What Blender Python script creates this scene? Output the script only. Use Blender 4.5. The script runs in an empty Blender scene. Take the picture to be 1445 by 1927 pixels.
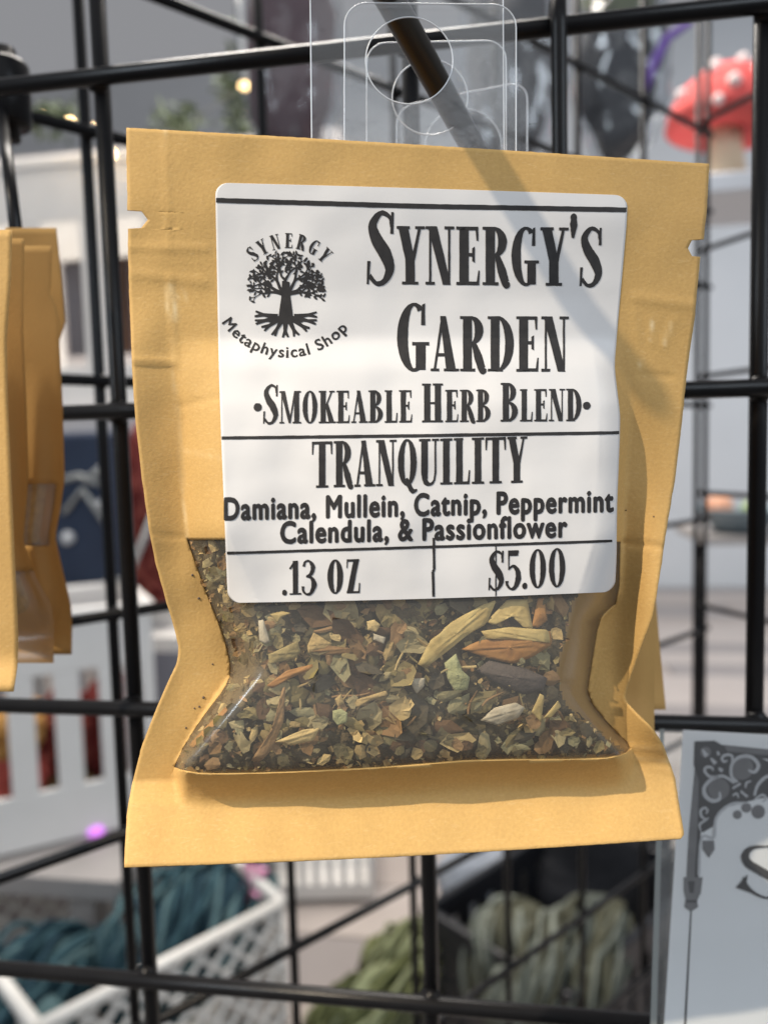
import bpy, bmesh, math, random
from mathutils import Vector, Matrix, noise

random.seed(7)
sc = bpy.context.scene
# ------------------------------------------------------------------ camera
FP, CX, CY = 1418.0, 722.5, 963.5            # focal length / principal point of the 1445x1927 photograph
CAM_Z = 0.95
upc = Vector((-474, 17777, 1418)).normalized()            # world up, in camera axes
rtc = Vector((9392, -83, 1418)).normalized()              # direction of the front grid's rails
rtc = (rtc - upc * rtc.dot(upc)).normalized()
fwc = upc.cross(rtc)                                      # world +Y (away)
R3 = Matrix((rtc, fwc, upc))                              # camera axes -> world
CAM = Vector((0, 0, CAM_Z))
cd = bpy.data.cameras.new("camera"); cam = bpy.data.objects.new("camera", cd)
sc.collection.objects.link(cam); sc.camera = cam
cam.matrix_world = Matrix.Translation(CAM) @ R3.to_4x4()
cd.sensor_fit = 'HORIZONTAL'; cd.sensor_width = 36; cd.lens = 36 * FP / 1445
cd.clip_start = 0.01; cd.clip_end = 60
cd.dof.use_dof = True; cd.dof.focus_distance = 0.1125; cd.dof.aperture_fstop = 19

# ------------------------------------------------------------------ light
w = bpy.data.worlds.new("World"); sc.world = w; w.use_nodes = True
bg = w.node_tree.nodes["Background"]; bg.inputs[0].default_value = (0.94, 0.95, 1.0, 1); bg.inputs[1].default_value = 0.29
sc.view_settings.view_transform = 'Standard'; sc.view_settings.look = 'None'
sc.view_settings.exposure = 0; sc.view_settings.gamma = 1
sc.cycles.use_denoising = True
sc.cycles.transparent_max_bounces = 16

def c2w(v): return CAM + R3 @ v
def W(px, py, d): return c2w(Vector(((px - CX) / FP * d, (CY - py) / FP * d, -d)))
def lamp(name, typ, loc, target, power, color, **kw):
    l = bpy.data.lights.new(name, typ); l.energy = power; l.color = color
    for k, v in kw.items(): setattr(l, k, v)
    o = bpy.data.objects.new(name, l); sc.collection.objects.link(o)
    o.location = loc; o.rotation_euler = (Vector(target) - Vector(loc)).to_track_quat('-Z', 'Y').to_euler()
    return o
KD = Vector((-0.857, 1.0, 0.75)).normalized()
PC = Vector((0.0075, 0.0, -0.113))
lamp("ceiling_spot", 'SPOT', c2w(PC + KD * 1.6), c2w(PC + Vector((.005, -.18, 0))), 158, (1.0, 0.85, 0.65), shadow_soft_size=0.011, spot_size=.30, spot_blend=1.0)
lamp("front_fill", 'AREA', (0.25, -1.0, 1.95), (0.0, .12, .95), 3, (0.92, 0.96, 1.0), shape='RECTANGLE', size=1.2, size_y=1.2)  # added soft fill above and behind the camera, lifts the ambient on the pouch
lamp("film_streak_fill", 'AREA', c2w(PC + Vector((-.84, .40, .42)) * 1.5), c2w(PC), 10.0, (0.80, 0.90, 1.0), shape='RECTANGLE', size=.35, size_y=.6)  # added cool lamp, no real window: puts the streak on the film fold
lamp("right_glint_fill", 'AREA', (2.6, -1.2, 2.4), (0.4, 1.6, 0.9), 42, (0.80, 0.90, 1.0), shape='RECTANGLE', size=1.6, size_y=1.2)  # added cool fill from upper right, no real window: glints on the film
lamp("shop_light", 'AREA', (-0.5, 1.7, 3.2), (-0.1, 1.9, 0.4), 150, (1.0, 0.93, 0.85), shape='RECTANGLE', size=1.5, size_y=1.5)

lamp("rear_wall_fill", 'AREA', (2.6, 2.2, 2.0), (1.6, 5.0, 1.0), 46, (0.72, 0.84, 1.0), shape='RECTANGLE', size=1.4, size_y=1.4)  # unseen lamp added to brighten the right of the back wall, no window

# ------------------------------------------------------------------ helpers
def lin(c):
    c /= 255.0
    return c / 12.92 if c <= 0.04045 else ((c + 0.055) / 1.055) ** 2.4
def C(r, g, b, k=1.0): return (lin(r) * k, lin(g) * k, lin(b) * k, 1)
def sstep(a, b, x):
    if a == b: return 0.0 if x < a else 1.0
    t = min(1, max(0, (x - a) / (b - a))); return t * t * (3 - 2 * t)
def lerpt(pts, y):
    if y <= pts[0][0]: return pts[0][1]
    for (a, va), (b, vb) in zip(pts, pts[1:]):
        if y <= b:
            return va + (vb - va) * (y - a) / (b - a)
    return pts[-1][1]
def smt(pts, y, k=10):                                    # softened polyline
    return sum(lerpt(pts, y + d * k) * q for d, q in ((-2, .1), (-1, .2), (0, .4), (1, .2), (2, .1)))

MATS = {}
def mat(name, col, rough=0.6, col2=None, scale=40, amt=0.5, bump=0.0, bscale=None, bdist=0.001, spec=0.5, metal=0.0, detail=4, emit=None, coat=0, trans=0):
    m = bpy.data.materials.new(name); m.use_nodes = True
    nt = m.node_tree; p = nt.nodes["Principled BSDF"]
    p.inputs["Base Color"].default_value = col; p.inputs["Roughness"].default_value = rough
    p.inputs["Specular IOR Level"].default_value = spec; p.inputs["Metallic"].default_value = metal
    if coat: p.inputs["Coat Weight"].default_value = coat
    if trans: p.inputs["Subsurface Weight"].default_value = trans; p.inputs["Subsurface Radius"].default_value = (.002, .001, .0005); 
    tc = nt.nodes.new("ShaderNodeTexCoord")
    if col2:
        n = nt.nodes.new("ShaderNodeTexNoise"); n.inputs["Scale"].default_value = scale; n.inputs["Detail"].default_value = detail
        nt.links.new(tc.outputs["Object"], n.inputs["Vector"])
        r = nt.nodes.new("ShaderNodeValToRGB"); r.color_ramp.elements[0].position = 0.5 - amt / 2; r.color_ramp.elements[1].position = 0.5 + amt / 2
        r.color_ramp.elements[0].color = col; r.color_ramp.elements[1].color = col2
        nt.links.new(n.outputs["Fac"], r.inputs["Fac"]); nt.links.new(r.outputs["Color"], p.inputs["Base Color"])
    if bump:
        n = nt.nodes.new("ShaderNodeTexNoise"); n.inputs["Scale"].default_value = bscale or scale; n.inputs["Detail"].default_value = 3
        nt.links.new(tc.outputs["Object"], n.inputs["Vector"])
        b = nt.nodes.new("ShaderNodeBump"); b.inputs["Strength"].default_value = bump; b.inputs["Distance"].default_value = bdist
        nt.links.new(n.outputs["Fac"], b.inputs["Height"]); nt.links.new(b.outputs["Normal"], p.inputs["Normal"])
    if emit:
        p.inputs["Emission Color"].default_value = emit[0]; p.inputs["Emission Strength"].default_value = emit[1]
    MATS[name] = m
    return m
def clearmat(name, tint, gloss_rough=0.05, haze=0.04, hazecol=(.8, .85, .9, 1), ior=1.45, bump=0, bscale=300, bdist=.0003, refl=1.0):
    m = bpy.data.materials.new(name); m.use_nodes = True
    nt = m.node_tree; nt.nodes.remove(nt.nodes["Principled BSDF"]); out = nt.nodes["Material Output"]
    t = nt.nodes.new("ShaderNodeBsdfTransparent"); t.inputs[0].default_value = tint
    d = nt.nodes.new("ShaderNodeBsdfDiffuse"); d.inputs[0].default_value = hazecol
    g = nt.nodes.new("ShaderNodeBsdfGlossy"); g.inputs["Roughness"].default_value = gloss_rough
    f = nt.nodes.new("ShaderNodeLayerWeight"); f.inputs["Blend"].default_value = .5
    pw = nt.nodes.new("ShaderNodeMath"); pw.operation = 'POWER'; pw.inputs[1].default_value = 5
    sc_ = nt.nodes.new("ShaderNodeMath"); sc_.operation = 'MULTIPLY_ADD'; r0 = 2 * ((ior - 1) / (ior + 1)) ** 2; sc_.inputs[1].default_value = 1 - r0; sc_.inputs[2].default_value = r0
    nt.links.new(f.outputs["Facing"], pw.inputs[0]); nt.links.new(pw.outputs[0], sc_.inputs[0])
    a = nt.nodes.new("ShaderNodeMixShader"); a.inputs[0].default_value = haze
    b = nt.nodes.new("ShaderNodeMixShader")
    mu = nt.nodes.new("ShaderNodeMath"); mu.operation = 'MULTIPLY'; mu.inputs[1].default_value = refl
    nt.links.new(sc_.outputs[0], mu.inputs[0])
    nt.links.new(t.outputs[0], a.inputs[1]); nt.links.new(d.outputs[0], a.inputs[2])
    nt.links.new(mu.outputs[0], b.inputs[0]); nt.links.new(a.outputs[0], b.inputs[1]); nt.links.new(g.outputs[0], b.inputs[2])
    nt.links.new(b.outputs[0], out.inputs["Surface"])
    if bump:
        tc = nt.nodes.new("ShaderNodeTexCoord"); n = nt.nodes.new("ShaderNodeTexNoise"); n.inputs["Scale"].default_value = bscale; n.inputs["Detail"].default_value = 2
        nt.links.new(tc.outputs["Object"], n.inputs["Vector"])
        bb = nt.nodes.new("ShaderNodeBump"); bb.inputs["Strength"].default_value = bump; bb.inputs["Distance"].default_value = bdist
        nt.links.new(n.outputs["Fac"], bb.inputs["Height"]); nt.links.new(bb.outputs["Normal"], g.inputs["Normal"]); nt.links.new(bb.outputs["Normal"], f.inputs["Normal"])
    MATS[name] = m
    return m

ORG = {}
def tag(o, label=None, cat=None, group=None, kind=None):
    for k, v in (("label", label), ("category", cat), ("group", group), ("kind", kind)):
        if v: o[k] = v
    return o
def empty(name, loc, label=None, cat=None, group=None):
    o = bpy.data.objects.new(name, None); sc.collection.objects.link(o); o.location = loc; o.empty_display_size = 0.01
    ORG[o.name] = Vector(loc)
    return tag(o, label, cat, group)
def mesh(name, vs, fs, m, parent=None, smooth=True, origin=None):
    """world-space vertices -> one object, origin at its parent's origin (or at `origin`)"""
    o0 = ORG[parent.name] if parent else Vector(origin if origin is not None else vs[0])
    me = bpy.data.meshes.new(name)
    me.from_pydata([tuple(Vector(v) - o0) for v in vs], [], fs)
    ml = m if isinstance(m, (list, tuple)) else [m]
    for q in ml: me.materials.append(q)
    if smooth: me.shade_smooth()
    o = bpy.data.objects.new(name, me); sc.collection.objects.link(o)
    if parent: o.parent = parent; ORG[o.name] = o0
    else: o.location = o0; ORG[o.name] = o0
    return o
def fix(o):
    bm = bmesh.new(); bm.from_mesh(o.data); bmesh.ops.recalc_face_normals(bm, faces=bm.faces); bm.to_mesh(o.data); bm.free(); return o
class MB:
    def __init__(s): s.v = []; s.f = []; s.mi = []
    def add(s, vs, fs, k=0):
        n = len(s.v); s.v += [Vector(v) for v in vs]; s.f += [tuple(n + i for i in f) for f in fs]; s.mi += [k] * len(fs)
    def tube(s, pts, rad, n=10, cap=True, k=0, closed=False):
        pts = [Vector(p) for p in pts]; N = len(pts); rs = rad if isinstance(rad, (list, tuple)) else [rad] * N
        vs = []; fs = []; ref = None
        for i, p in enumerate(pts):
            if closed: t = (pts[(i + 1) % N] - pts[i - 1])
            else: t = pts[min(i + 1, N - 1)] - pts[max(i - 1, 0)]
            t.normalize()
            if ref is None: ref = Vector((0, 0, 1)) if abs(t.z) < .9 else Vector((1, 0, 0))
            a = t.cross(ref).normalized(); b = t.cross(a).normalized(); ref = b * -1 if False else a.cross(t)
            for j in range(n):
                th = 2 * math.pi * j / n
                vs.append(p + (a * math.cos(th) + b * math.sin(th)) * rs[i])
        for i in range(N if closed else N - 1):
            i2 = (i + 1) % N
            for j in range(n): fs.append((i * n + j, i * n + (j + 1) % n, i2 * n + (j + 1) % n, i2 * n + j))
        if cap and not closed: fs.append(tuple(range(n - 1, -1, -1))); fs.append(tuple((N - 1) * n + j for j in range(n)))
        s.add(vs, fs, k)
    def box(s, c, size, rot=None, k=0, bev=0):
        c = Vector(c); hx, hy, hz = (q / 2 for q in size); vs = []
        for z in (-hz, hz):
            for x, y in ((-hx, -hy), (hx, -hy), (hx, hy), (-hx, hy)):
                v = Vector((x, y, z)); vs.append(c + (rot @ v if rot else v))
        s.add(vs, [(3, 2, 1, 0), (4, 5, 6, 7), (0, 1, 5, 4), (1, 2, 6, 5), (2, 3, 7, 6), (3, 0, 4, 7)], k)
    def blob(s, c, r, amp=.15, freq=2.0, nu=28, nv=18, seed=0, k=0, rot=None):
        c = Vector(c); r = Vector(r) if not isinstance(r, (int, float)) else Vector((r, r, r)); vs = []; fs = []
        for i in range(nv + 1):
            ph = math.pi * i / nv
            for j in range(nu):
                th = 2 * math.pi * j / nu
                d = Vector((math.sin(ph) * math.cos(th), math.sin(ph) * math.sin(th), math.cos(ph)))
                q = 1 + amp * noise.noise(d * freq + Vector((seed, seed * 2, 0))) + amp * .5 * noise.noise(d * freq * 2.7 + Vector((seed, 0, 5)))
                v = Vector((d.x * r.x, d.y * r.y, d.z * r.z)) * q
                vs.append(c + (rot @ v if rot else v))
        for i in range(nv):
            for j in range(nu): fs.append((i * nu + j, i * nu + (j + 1) % nu, (i + 1) * nu + (j + 1) % nu, (i + 1) * nu + j))
        s.add(vs, fs, k)
    def lathe(s, base, prof, n=24, k=0, rot=None):
        base = Vector(base); vs = []; fs = []
        for r, z in prof:
            for j in range(n):
                v = Vector((r * math.cos(2 * math.pi * j / n), r * math.sin(2 * math.pi * j / n), z)); vs.append(base + (rot @ v if rot else v))
        for i in range(len(prof) - 1):
            for j in range(n): fs.append((i * n + j, i * n + (j + 1) % n, (i + 1) * n + (j + 1) % n, (i + 1) * n + j))
        s.add(vs, fs, k)
    def build(s, name, m, parent=None, smooth=True, origin=None):
        if parent is None and origin is None:
            lo = min(v.z for v in s.v); origin = Vector((sum(v.x for v in s.v) / len(s.v), sum(v.y for v in s.v) / len(s.v), lo))
        o = mesh(name, s.v, s.f, m, parent, smooth, origin)
        if any(s.mi):
            for p, k in zip(o.data.polygons, s.mi): p.material_index = k
        return o

# ------------------------------------------------------------------ materials
def kraftmat(name, a, b, rough=.7):
    m = mat(name, a, rough, b, 70, .7, bump=.28, bscale=2300, bdist=.00018, spec=.3)
    nt = m.node_tree; p = nt.nodes["Principled BSDF"]
    src = p.inputs["Base Color"].links[0].from_socket
    # fine fibres + rubbed marks (stored on the sheet)
    tc = nt.nodes.new("ShaderNodeTexCoord")
    n = nt.nodes.new("ShaderNodeTexNoise"); n.inputs["Scale"].default_value = 1900; n.inputs["Detail"].default_value = 2
    nt.links.new(tc.outputs["Object"], n.inputs["Vector"])
    mx = nt.nodes.new("ShaderNodeMix"); mx.data_type = 'RGBA'; mx.blend_type = 'OVERLAY'; mx.inputs[0].default_value = .13
    nt.links.new(src, mx.inputs[6]); nt.links.new(n.outputs["Fac"], mx.inputs[7])
    fn = nt.nodes.new("ShaderNodeTexNoise"); fn.inputs["Scale"].default_value = 1200; fn.inputs["Detail"].default_value = 1; fn.inputs["Distortion"].default_value = 2.5
    mpn = nt.nodes.new("ShaderNodeMapping"); mpn.inputs["Scale"].default_value = (.35, .35, 1.6); mpn.inputs["Rotation"].default_value = (.3, .5, .2)
    nt.links.new(tc.outputs["Object"], mpn.inputs["Vector"]); nt.links.new(mpn.outputs["Vector"], fn.inputs["Vector"])
    fr = nt.nodes.new("ShaderNodeValToRGB"); fr.color_ramp.elements[0].position = .60; fr.color_ramp.elements[1].position = .74; fr.color_ramp.elements[1].color = (.2, .2, .2, 1)
    nt.links.new(fn.outputs["Fac"], fr.inputs["Fac"])
    mf = nt.nodes.new("ShaderNodeMix"); mf.data_type = 'RGBA'; mf.inputs[7].default_value = (.74, .54, .27, 1)
    nt.links.new(fr.outputs["Color"], mf.inputs[0]); nt.links.new(mx.outputs[2], mf.inputs[6]); mx = mf
    at = nt.nodes.new("ShaderNodeAttribute"); at.attribute_name = "wear"
    m2 = nt.nodes.new("ShaderNodeMix"); m2.data_type = 'RGBA'; m2.inputs[7].default_value = (.86, .70, .42, 1)
    nt.links.new(at.outputs["Fac"], m2.inputs[0]); nt.links.new(mx.outputs[2], m2.inputs[6]); nt.links.new(m2.outputs[2], p.inputs["Base Color"])
    return m
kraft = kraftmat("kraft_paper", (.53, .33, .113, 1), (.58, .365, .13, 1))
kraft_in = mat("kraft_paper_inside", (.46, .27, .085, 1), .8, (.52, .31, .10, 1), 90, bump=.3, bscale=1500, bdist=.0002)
m_label = mat("label_paper", (.67, .66, .655, 1), .45, (.70, .69, .685, 1), 60, spec=.4, bump=.08, bscale=700, bdist=.0002)
m_ink = mat("label_ink", (.018, .017, .018, 1), .6, (.03, .028, .028, 1), 900, spec=.3)
m_film = clearmat("window_film", (.97, .97, .96, 1), .27, .055, (.74, .73, .68, 1), 1.6, bump=.26, bscale=90, bdist=.0012)
m_tab = clearmat("hang_tab_plastic", (.95, .96, .965, 1), .10, .05, (.8, .84, .9, 1), 1.42, bump=.3, bscale=330, bdist=.0004)
m_edge = clearmat("cut_plastic_edge", (.8, .85, .9, 1), .25, .55, (.95, .97, 1, 1), 1.6)
m_black = mat("black_powder_coat", (.006, .006, .007, 1), .3, (.010, .010, .011, 1), 90, spec=.16, bump=.12, bscale=900, bdist=.0002)
m_chrome = mat("dark_hook_steel", (.012, .011, .010, 1), .3, (.022, .018, .013, 1), 60, metal=.0, spec=.45, bump=.1, bscale=600, bdist=.0002)

# ------------------------------------------------------------------ the pouch: a height field over its hanging plane
PN = Vector((.1165, -.110, .987)).normalized()
PQ = Vector(((786 - CX) / FP * .116, (CY - 936) / FP * .116, -.116))
def ph(px, py, h):                                        # point seen at (px,py), h millimetres in front of the pouch plane
    r = Vector(((px - CX) / FP, (CY - py) / FP, -1.0))
    return c2w(r * ((PQ.dot(PN) + h * .001) / r.dot(PN)))
Lc = [(240, 238), (300, 238.5), (395, 240), (396.5, 266), (413, 278), (428.5, 266), (430, 241), (470, 241), (540, 243), (620, 246), (700, 249), (800, 256), (900, 267),
      (1000, 281), (1060, 293), (1130, 312), (1190, 330), (1215, 335.5), (1230, 336), (1250, 332), (1280, 318), (1330, 296), (1400, 268), (1470, 250), (1530, 239), (1600, 235), (1633, 234)]
Rc = [(308, 1334), (400, 1329), (450, 1323), (451.5, 1301), (467, 1294), (481.5, 1301), (483, 1317), (600, 1306), (700, 1292), (800, 1282), (900, 1270), (1000, 1253),
      (1050, 1246), (1110, 1237), (1160, 1228), (1200, 1213), (1250, 1195), (1290, 1181), (1310, 1176), (1322, 1179), (1345, 1200), (1367, 1224), (1400, 1247), (1430, 1258),
      (1466, 1270), (1530, 1280), (1565, 1286), (1574, 1286), (1579, 1281)]
XL = [(620, 322), (690, 326), (770, 343), (1000, 350), (1110, 385), (1200, 425), (1268, 437), (1330, 392), (1400, 348), (1445, 326), (1500, 335)]
XR = [(620, 1185), (690, 1178), (780, 1188), (850, 1180), (1000, 1172), (1130, 1170), (1165, 1132), (1310, 1104), (1350, 1130), (1410, 1192), (1445, 1194), (1500, 1180)]
XF = [(620, 405), (760, 418), (1000, 425), (1150, 492), (1260, 505), (1340, 440), (1440, 352), (1500, 352)]
XG = [(620, 1110), (760, 1130), (1000, 1125), (1130, 1085), (1280, 1050), (1350, 1100), (1430, 1165), (1500, 1160)]
HY = [(560, 0), (640, .5), (690, 2.8), (760, 4.6), (860, 6.2), (1000, 7.8), (1200, 8.9), (1350, 9.3), (1425, 8.6), (1446, 7.8), (1462, 5.2), (1482, 2.2), (1502, .4), (1530, 0)]
YB = [(320, 1440), (345, 1451), (380, 1457), (500, 1455), (700, 1446), (900, 1431), (1130, 1429), (1175, 1421), (1200, 1404)]
CREASE = [((241, 464), (390, 468), .18, 5), ((246, 678), (326, 680), .35, 5), ((355, 880), (420, 868), -.0, 4), ((1168, 1020), (1252, 1030), -.35, 5), ((1205, 704), (1262, 709), -.2, 4),
          ((1222, 600), (1228, 645), .16, 4), ((1268, 600), (1246, 655), .16, 4), ((1192, 585), (1200, 640), .12, 5), ((312, 240), (318, 470), .12, 5), ((1190, 1405), (1260, 1412), .22, 5), ((1195, 1425), (1268, 1432), .18, 5),
          ((320, 520), (330, 690), .20, 5), ((250, 515), (385, 530), .15, 9), ((1195, 560), (1312, 575), .18, 9), ((242, 1000), (345, 1012), -.15, 4), ((1210, 1440), (1272, 1455), .15, 5), ((240, 1512), (330, 1520), .16, 5), ((345, 762), (414, 748), -.25, 4)]
def segd(p, a, b):
    ax, ay = a; bx, by = b; dx, dy = bx - ax, by - ay
    t = max(0, min(1, ((p[0] - ax) * dx + (p[1] - ay) * dy) / (dx * dx + dy * dy + 1e-9)))
    return math.hypot(p[0] - ax - t * dx, p[1] - ay - t * dy)
def hbase(x, y):                                          # flanges
    v = .9 * noise.noise(Vector((x * .004, y * .003, 3.1))) + .25 * noise.noise(Vector((x * .013, y * .011, 8.0)))
    side = sstep(820, 1150, y) * (1 - sstep(1330, 1480, y))
    v += side * (5.0 * sstep(1150, 1245, x + (1330 - y) * .18 * 0) + 0)
    v += sstep(540, 760, y) * (1 - sstep(1250, 1400, y)) * 2.0 * (1 - sstep(235, 345, x))
    f = max(0, y + (x - 700) * .035 - 1456) / 175
    v += 9.6 * f ** .95 + .5 * sstep(1500, 1640, y) * math.sin(x * .006)
    v += -1.0 * sstep(420, 240, y) * .6
    return v
def hpocket(x, y):
    yy = y - (lerpt(YB, x) - 1446) * sstep(1250, 1420, y)
    l, r, fl, fr = (smt(q, y) for q in (XL, XR, XF, XG))
    if x <= l or x >= r or yy > 1530: return 0.0
    a = min(1, (x - l) / max(4, fl - l)); b = min(1, (r - x) / max(4, r - fr))
    kf = sstep(1080, 1180, y); a = (.35 + .5 * kf) * math.sin(a * math.pi / 2) + (.65 - .5 * kf) * a; b = .6 * math.sin(b * math.pi / 2) + .4 * b
    u = (x - l) / (r - l)
    return max(0, smt(HY, yy, 7)) * a * b * (.93 + .28 * (u - u * u))
def hfront(x, y):
    h = hbase(x, y) + hpocket(x, y)
    for a, b, amp, wd in CREASE:
        if a[0] - 30 < x < b[0] + 30 or b[0] - 30 < x < a[0] + 30:
            d = segd((x, y), a, b)
            if d < wd * 3: h += amp * math.exp(-(d / wd) ** 2)
    # soft dents in the pouch wall
    w1 = sstep(640, 760, y) * (1 - sstep(1380, 1440, y)) * sstep(0, 60, x - smt(XL, y)) * sstep(0, 60, smt(XR, y) - x)
    h += w1 * (.5 * noise.noise(Vector((x * .006, y * .004, 1.7))) + .25 * noise.noise(Vector((x * .015, y * .010, 4.7))))
    return h
WEAR = [((322, 545), (326, 596), 9, .75), ((318, 535), (333, 560), 4, .8), ((312, 570), (318, 590), 4, .6), ((326, 600), (328, 680), 2.5, .5), ((326, 686), (352, 1010), 3, .45), ((1226, 604), (1223, 640), 3, .7), ((1264, 606), (1247, 650), 3, .65),
        ((1202, 690), (1208, 676), 3, .6), ((1196, 1410), (1256, 1408), 3, .4), ((1200, 1428), (1262, 1432), 3, .4), ((345, 540), (350, 566), 3, .4), ((312, 244), (316, 330), 2, .35), ((352, 850), (420, 862), 5, .18)]

tl = [(y - 240) / 1393 for y in (395, 396.5, 413, 428.5, 430)] + [(y - 308) / 1271 for y in (450, 451.5, 467, 481.5, 483)]
def sheet2d(nx, ny, extra=()):
    ts = sorted(set([i / ny for i in range(ny + 1)] + list(extra)))
    ts = [t for i, t in enumerate(ts) if i == 0 or t - ts[i - 1] > 1e-4 or t in extra]
    P = []; F = []
    for t in ts:
        for i in range(nx + 1):
            s = i / nx
            yl, yr = 240 + 1393 * t, 308 + 1271 * t
            y = yl * (1 - s) + yr * s + 5 * math.sin(math.pi * s) * (1 - t) * -.4 + (t ** 8) * 6 * math.sin(math.pi * s)
            wob = .8 * noise.noise(Vector((t * 60, 0, 1))) + .5 * noise.noise(Vector((t * 200, 4, 1)))
            x = (lerpt(Lc, yl) + wob) * (1 - s) + (lerpt(Rc, yr) - wob) * s
            if t in (0, 1): y += .9 * noise.noise(Vector((s * 90, t, 3)))
            P.append((x, y))
    n = nx + 1
    for j in range(len(ts) - 1):
        for i in range(nx): F.append((j * n + i, (j + 1) * n + i, (j + 1) * n + i + 1, j * n + i + 1))
    return P, F
WIN = [(352, 1015), (385, 1110), (420, 1195), (436, 1265), (420, 1300), (392, 1335), (348, 1400), (328, 1444), (345, 1451), (380, 1457), (500, 1455), (600, 1451), (700, 1446), (800, 1438), (900, 1430),
       (1130, 1429), (1175, 1420), (1190, 1405), (1150, 1368), (1104, 1312), (1112, 1260), (1127, 1168), (1140, 1152), (1165, 1132), (1167, 1020)]
def chaikin(P, keep=()):
    out = []
    for i, p in enumerate(P):
        if i in keep: out.append(p); continue
        a, b = P[i - 1], P[(i + 1) % len(P)]
        out += [(p[0] + (a[0] - p[0]) * .25, p[1] + (a[1] - p[1]) * .25), (p[0] + (b[0] - p[0]) * .25, p[1] + (b[1] - p[1]) * .25)]
    return out
WIN = chaikin(WIN, (0, 7, len(WIN) - 1))
def inpoly(x, y, P):
    c = False; j = len(P) - 1
    for i in range(len(P)):
        if (P[i][1] > y) != (P[j][1] > y) and x < (P[j][0] - P[i][0]) * (y - P[i][1]) / (P[j][1] - P[i][1]) + P[i][0]: c = not c
        j = i
    return c
def bm2d(P, F):
    bm = bmesh.new(); vs = [bm.verts.new((x, y, 0)) for x, y in P]
    for f in F:
        try: bm.faces.new([vs[i] for i in f])
        except ValueError: pass
    return bm
P, F = sheet2d(150, 190, tl)
bm = bm2d(P, F)
for a, b in zip(WIN, WIN[1:] + WIN[:1]):
    fs = [f for f in bm.faces if segd(f.calc_center_median()[:2], a, b) < 13]
    g = set(fs)
    for f in fs: g.update(f.edges); g.update(f.verts)
    nrm = Vector((b[1] - a[1], a[0] - b[0], 0)).normalized()
    bmesh.ops.bisect_plane(bm, geom=list(g), dist=.02, plane_co=(a[0], a[1], 0), plane_no=nrm)
bm.verts.index_update(); bm.verts.ensure_lookup_table()
pouch = empty("herb_pouch", ph(780, 1625, -.5), "golden kraft herb pouch with white printed label, foremost on the display hook", "pouch")
P2 = [(v.co.x, v.co.y) for v in bm.verts]; H2 = [hfront(*p) for p in P2]
fin = []; fout = []
for f in bm.faces:
    c = f.calc_center_median(); (fin if inpoly(c.x, c.y, WIN) else fout).append([v.index for v in f.verts])
bm.free()
def sub(name, faces, m, dh, parent, wear=False):
    used = sorted({i for f in faces for i in f}); mp = {i: k for k, i in enumerate(used)}
    vs = [ph(P2[i][0], P2[i][1], H2[i] + dh) for i in used]
    o = mesh(name, vs, [[mp[i] for i in f][::1] for f in faces], m, parent)
    if wear:
        at = o.data.attributes.new("wear", 'FLOAT', 'POINT')
        for k, i in enumerate(used):
            wv = 0
            for a, b, r, s in WEAR:
                d = segd(P2[i], a, b)
                if d < r * 2.5: wv = max(wv, s * math.exp(-(d / r) ** 2) * (.55 + .9 * noise.noise(Vector((P2[i][0] * .12, P2[i][1] * .05, 0)))))
            at.data[k].value = max(0, min(1, wv))
    return o
front = sub("front_panel", fout, kraft, 0, pouch, True)
sm = front.modifiers.new("thickness", 'SOLIDIFY'); sm.thickness = .00022; sm.offset = 0
film = sub("window_film", fin, m_film, -.13, pouch)
Pb, Fb = sheet2d(60, 80, tl)
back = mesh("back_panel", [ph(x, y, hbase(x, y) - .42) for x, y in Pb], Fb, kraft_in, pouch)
back.modifiers.new("thickness", 'SOLIDIFY').thickness = .0002

# ---- label
LL = [(343, 405), (500, 408), (700, 412), (820, 416), (1040, 425), (1135, 429)]
LR = [(367, 1181), (420, 1179), (500, 1172), (600, 1163), (690, 1156), (740, 1162), (780, 1167), (830, 1166), (950, 1161), (1050, 1160), (1113, 1157)]
def hlab(x, y):                                           # the stiff sticker bridges the pouch's side walls
    k = sstep(640, 760, y); lo = smt(XF, y) + 4; hi = smt(XG, y) - 12
    xc = min(max(x, lo), hi); d = abs(x - xc)
    return max(hfront(x, y), hfront(xc, y) - d * d * .0006) * k + hfront(x, y) * (1 - k)
def lab(s, t):
    yl, yr = 343 + 792 * t, 367 + 747 * t
    x = smt(LL, yl) * (1 - s) + smt(LR, yr) * s
    y = yl * (1 - s) + yr * s + 4 * math.sin(math.pi * s) * (t - .3)
    return x, y
lv = []; lf = []; NX, NY = 190, 150; rad = 24 / 765; radt = 24 / 792
tsn = [i / NY for i in range(NY + 1)] + [q * radt for q in (.02, .06, .12, .2, .3, .42, .56, .75)] + [1 - q * radt for q in (.02, .06, .12, .2, .3, .42, .56, .75)]
tsn = sorted(set(tsn))
for t in tsn:
    e = min(t, 1 - t); ins = rad * (1 - math.sqrt(max(0, 1 - (1 - e / radt) ** 2))) if e < radt else 0
    for i in range(NX + 1):
        x, y = lab(ins + (1 - 2 * ins) * i / NX, t); lv.append(ph(x, y, hlab(x, y) + .22))
n = NX + 1
for j in range(len(tsn) - 1):
    for i in range(NX): lf.append((j * n + i, (j + 1) * n + i, (j + 1) * n + i + 1, j * n + i + 1))
label = mesh("label", lv, lf, m_label, pouch)
label["label"] = "white printed sticker with black lettering"
label.modifiers.new("thickness", 'SOLIDIFY').thickness = .00012

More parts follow.
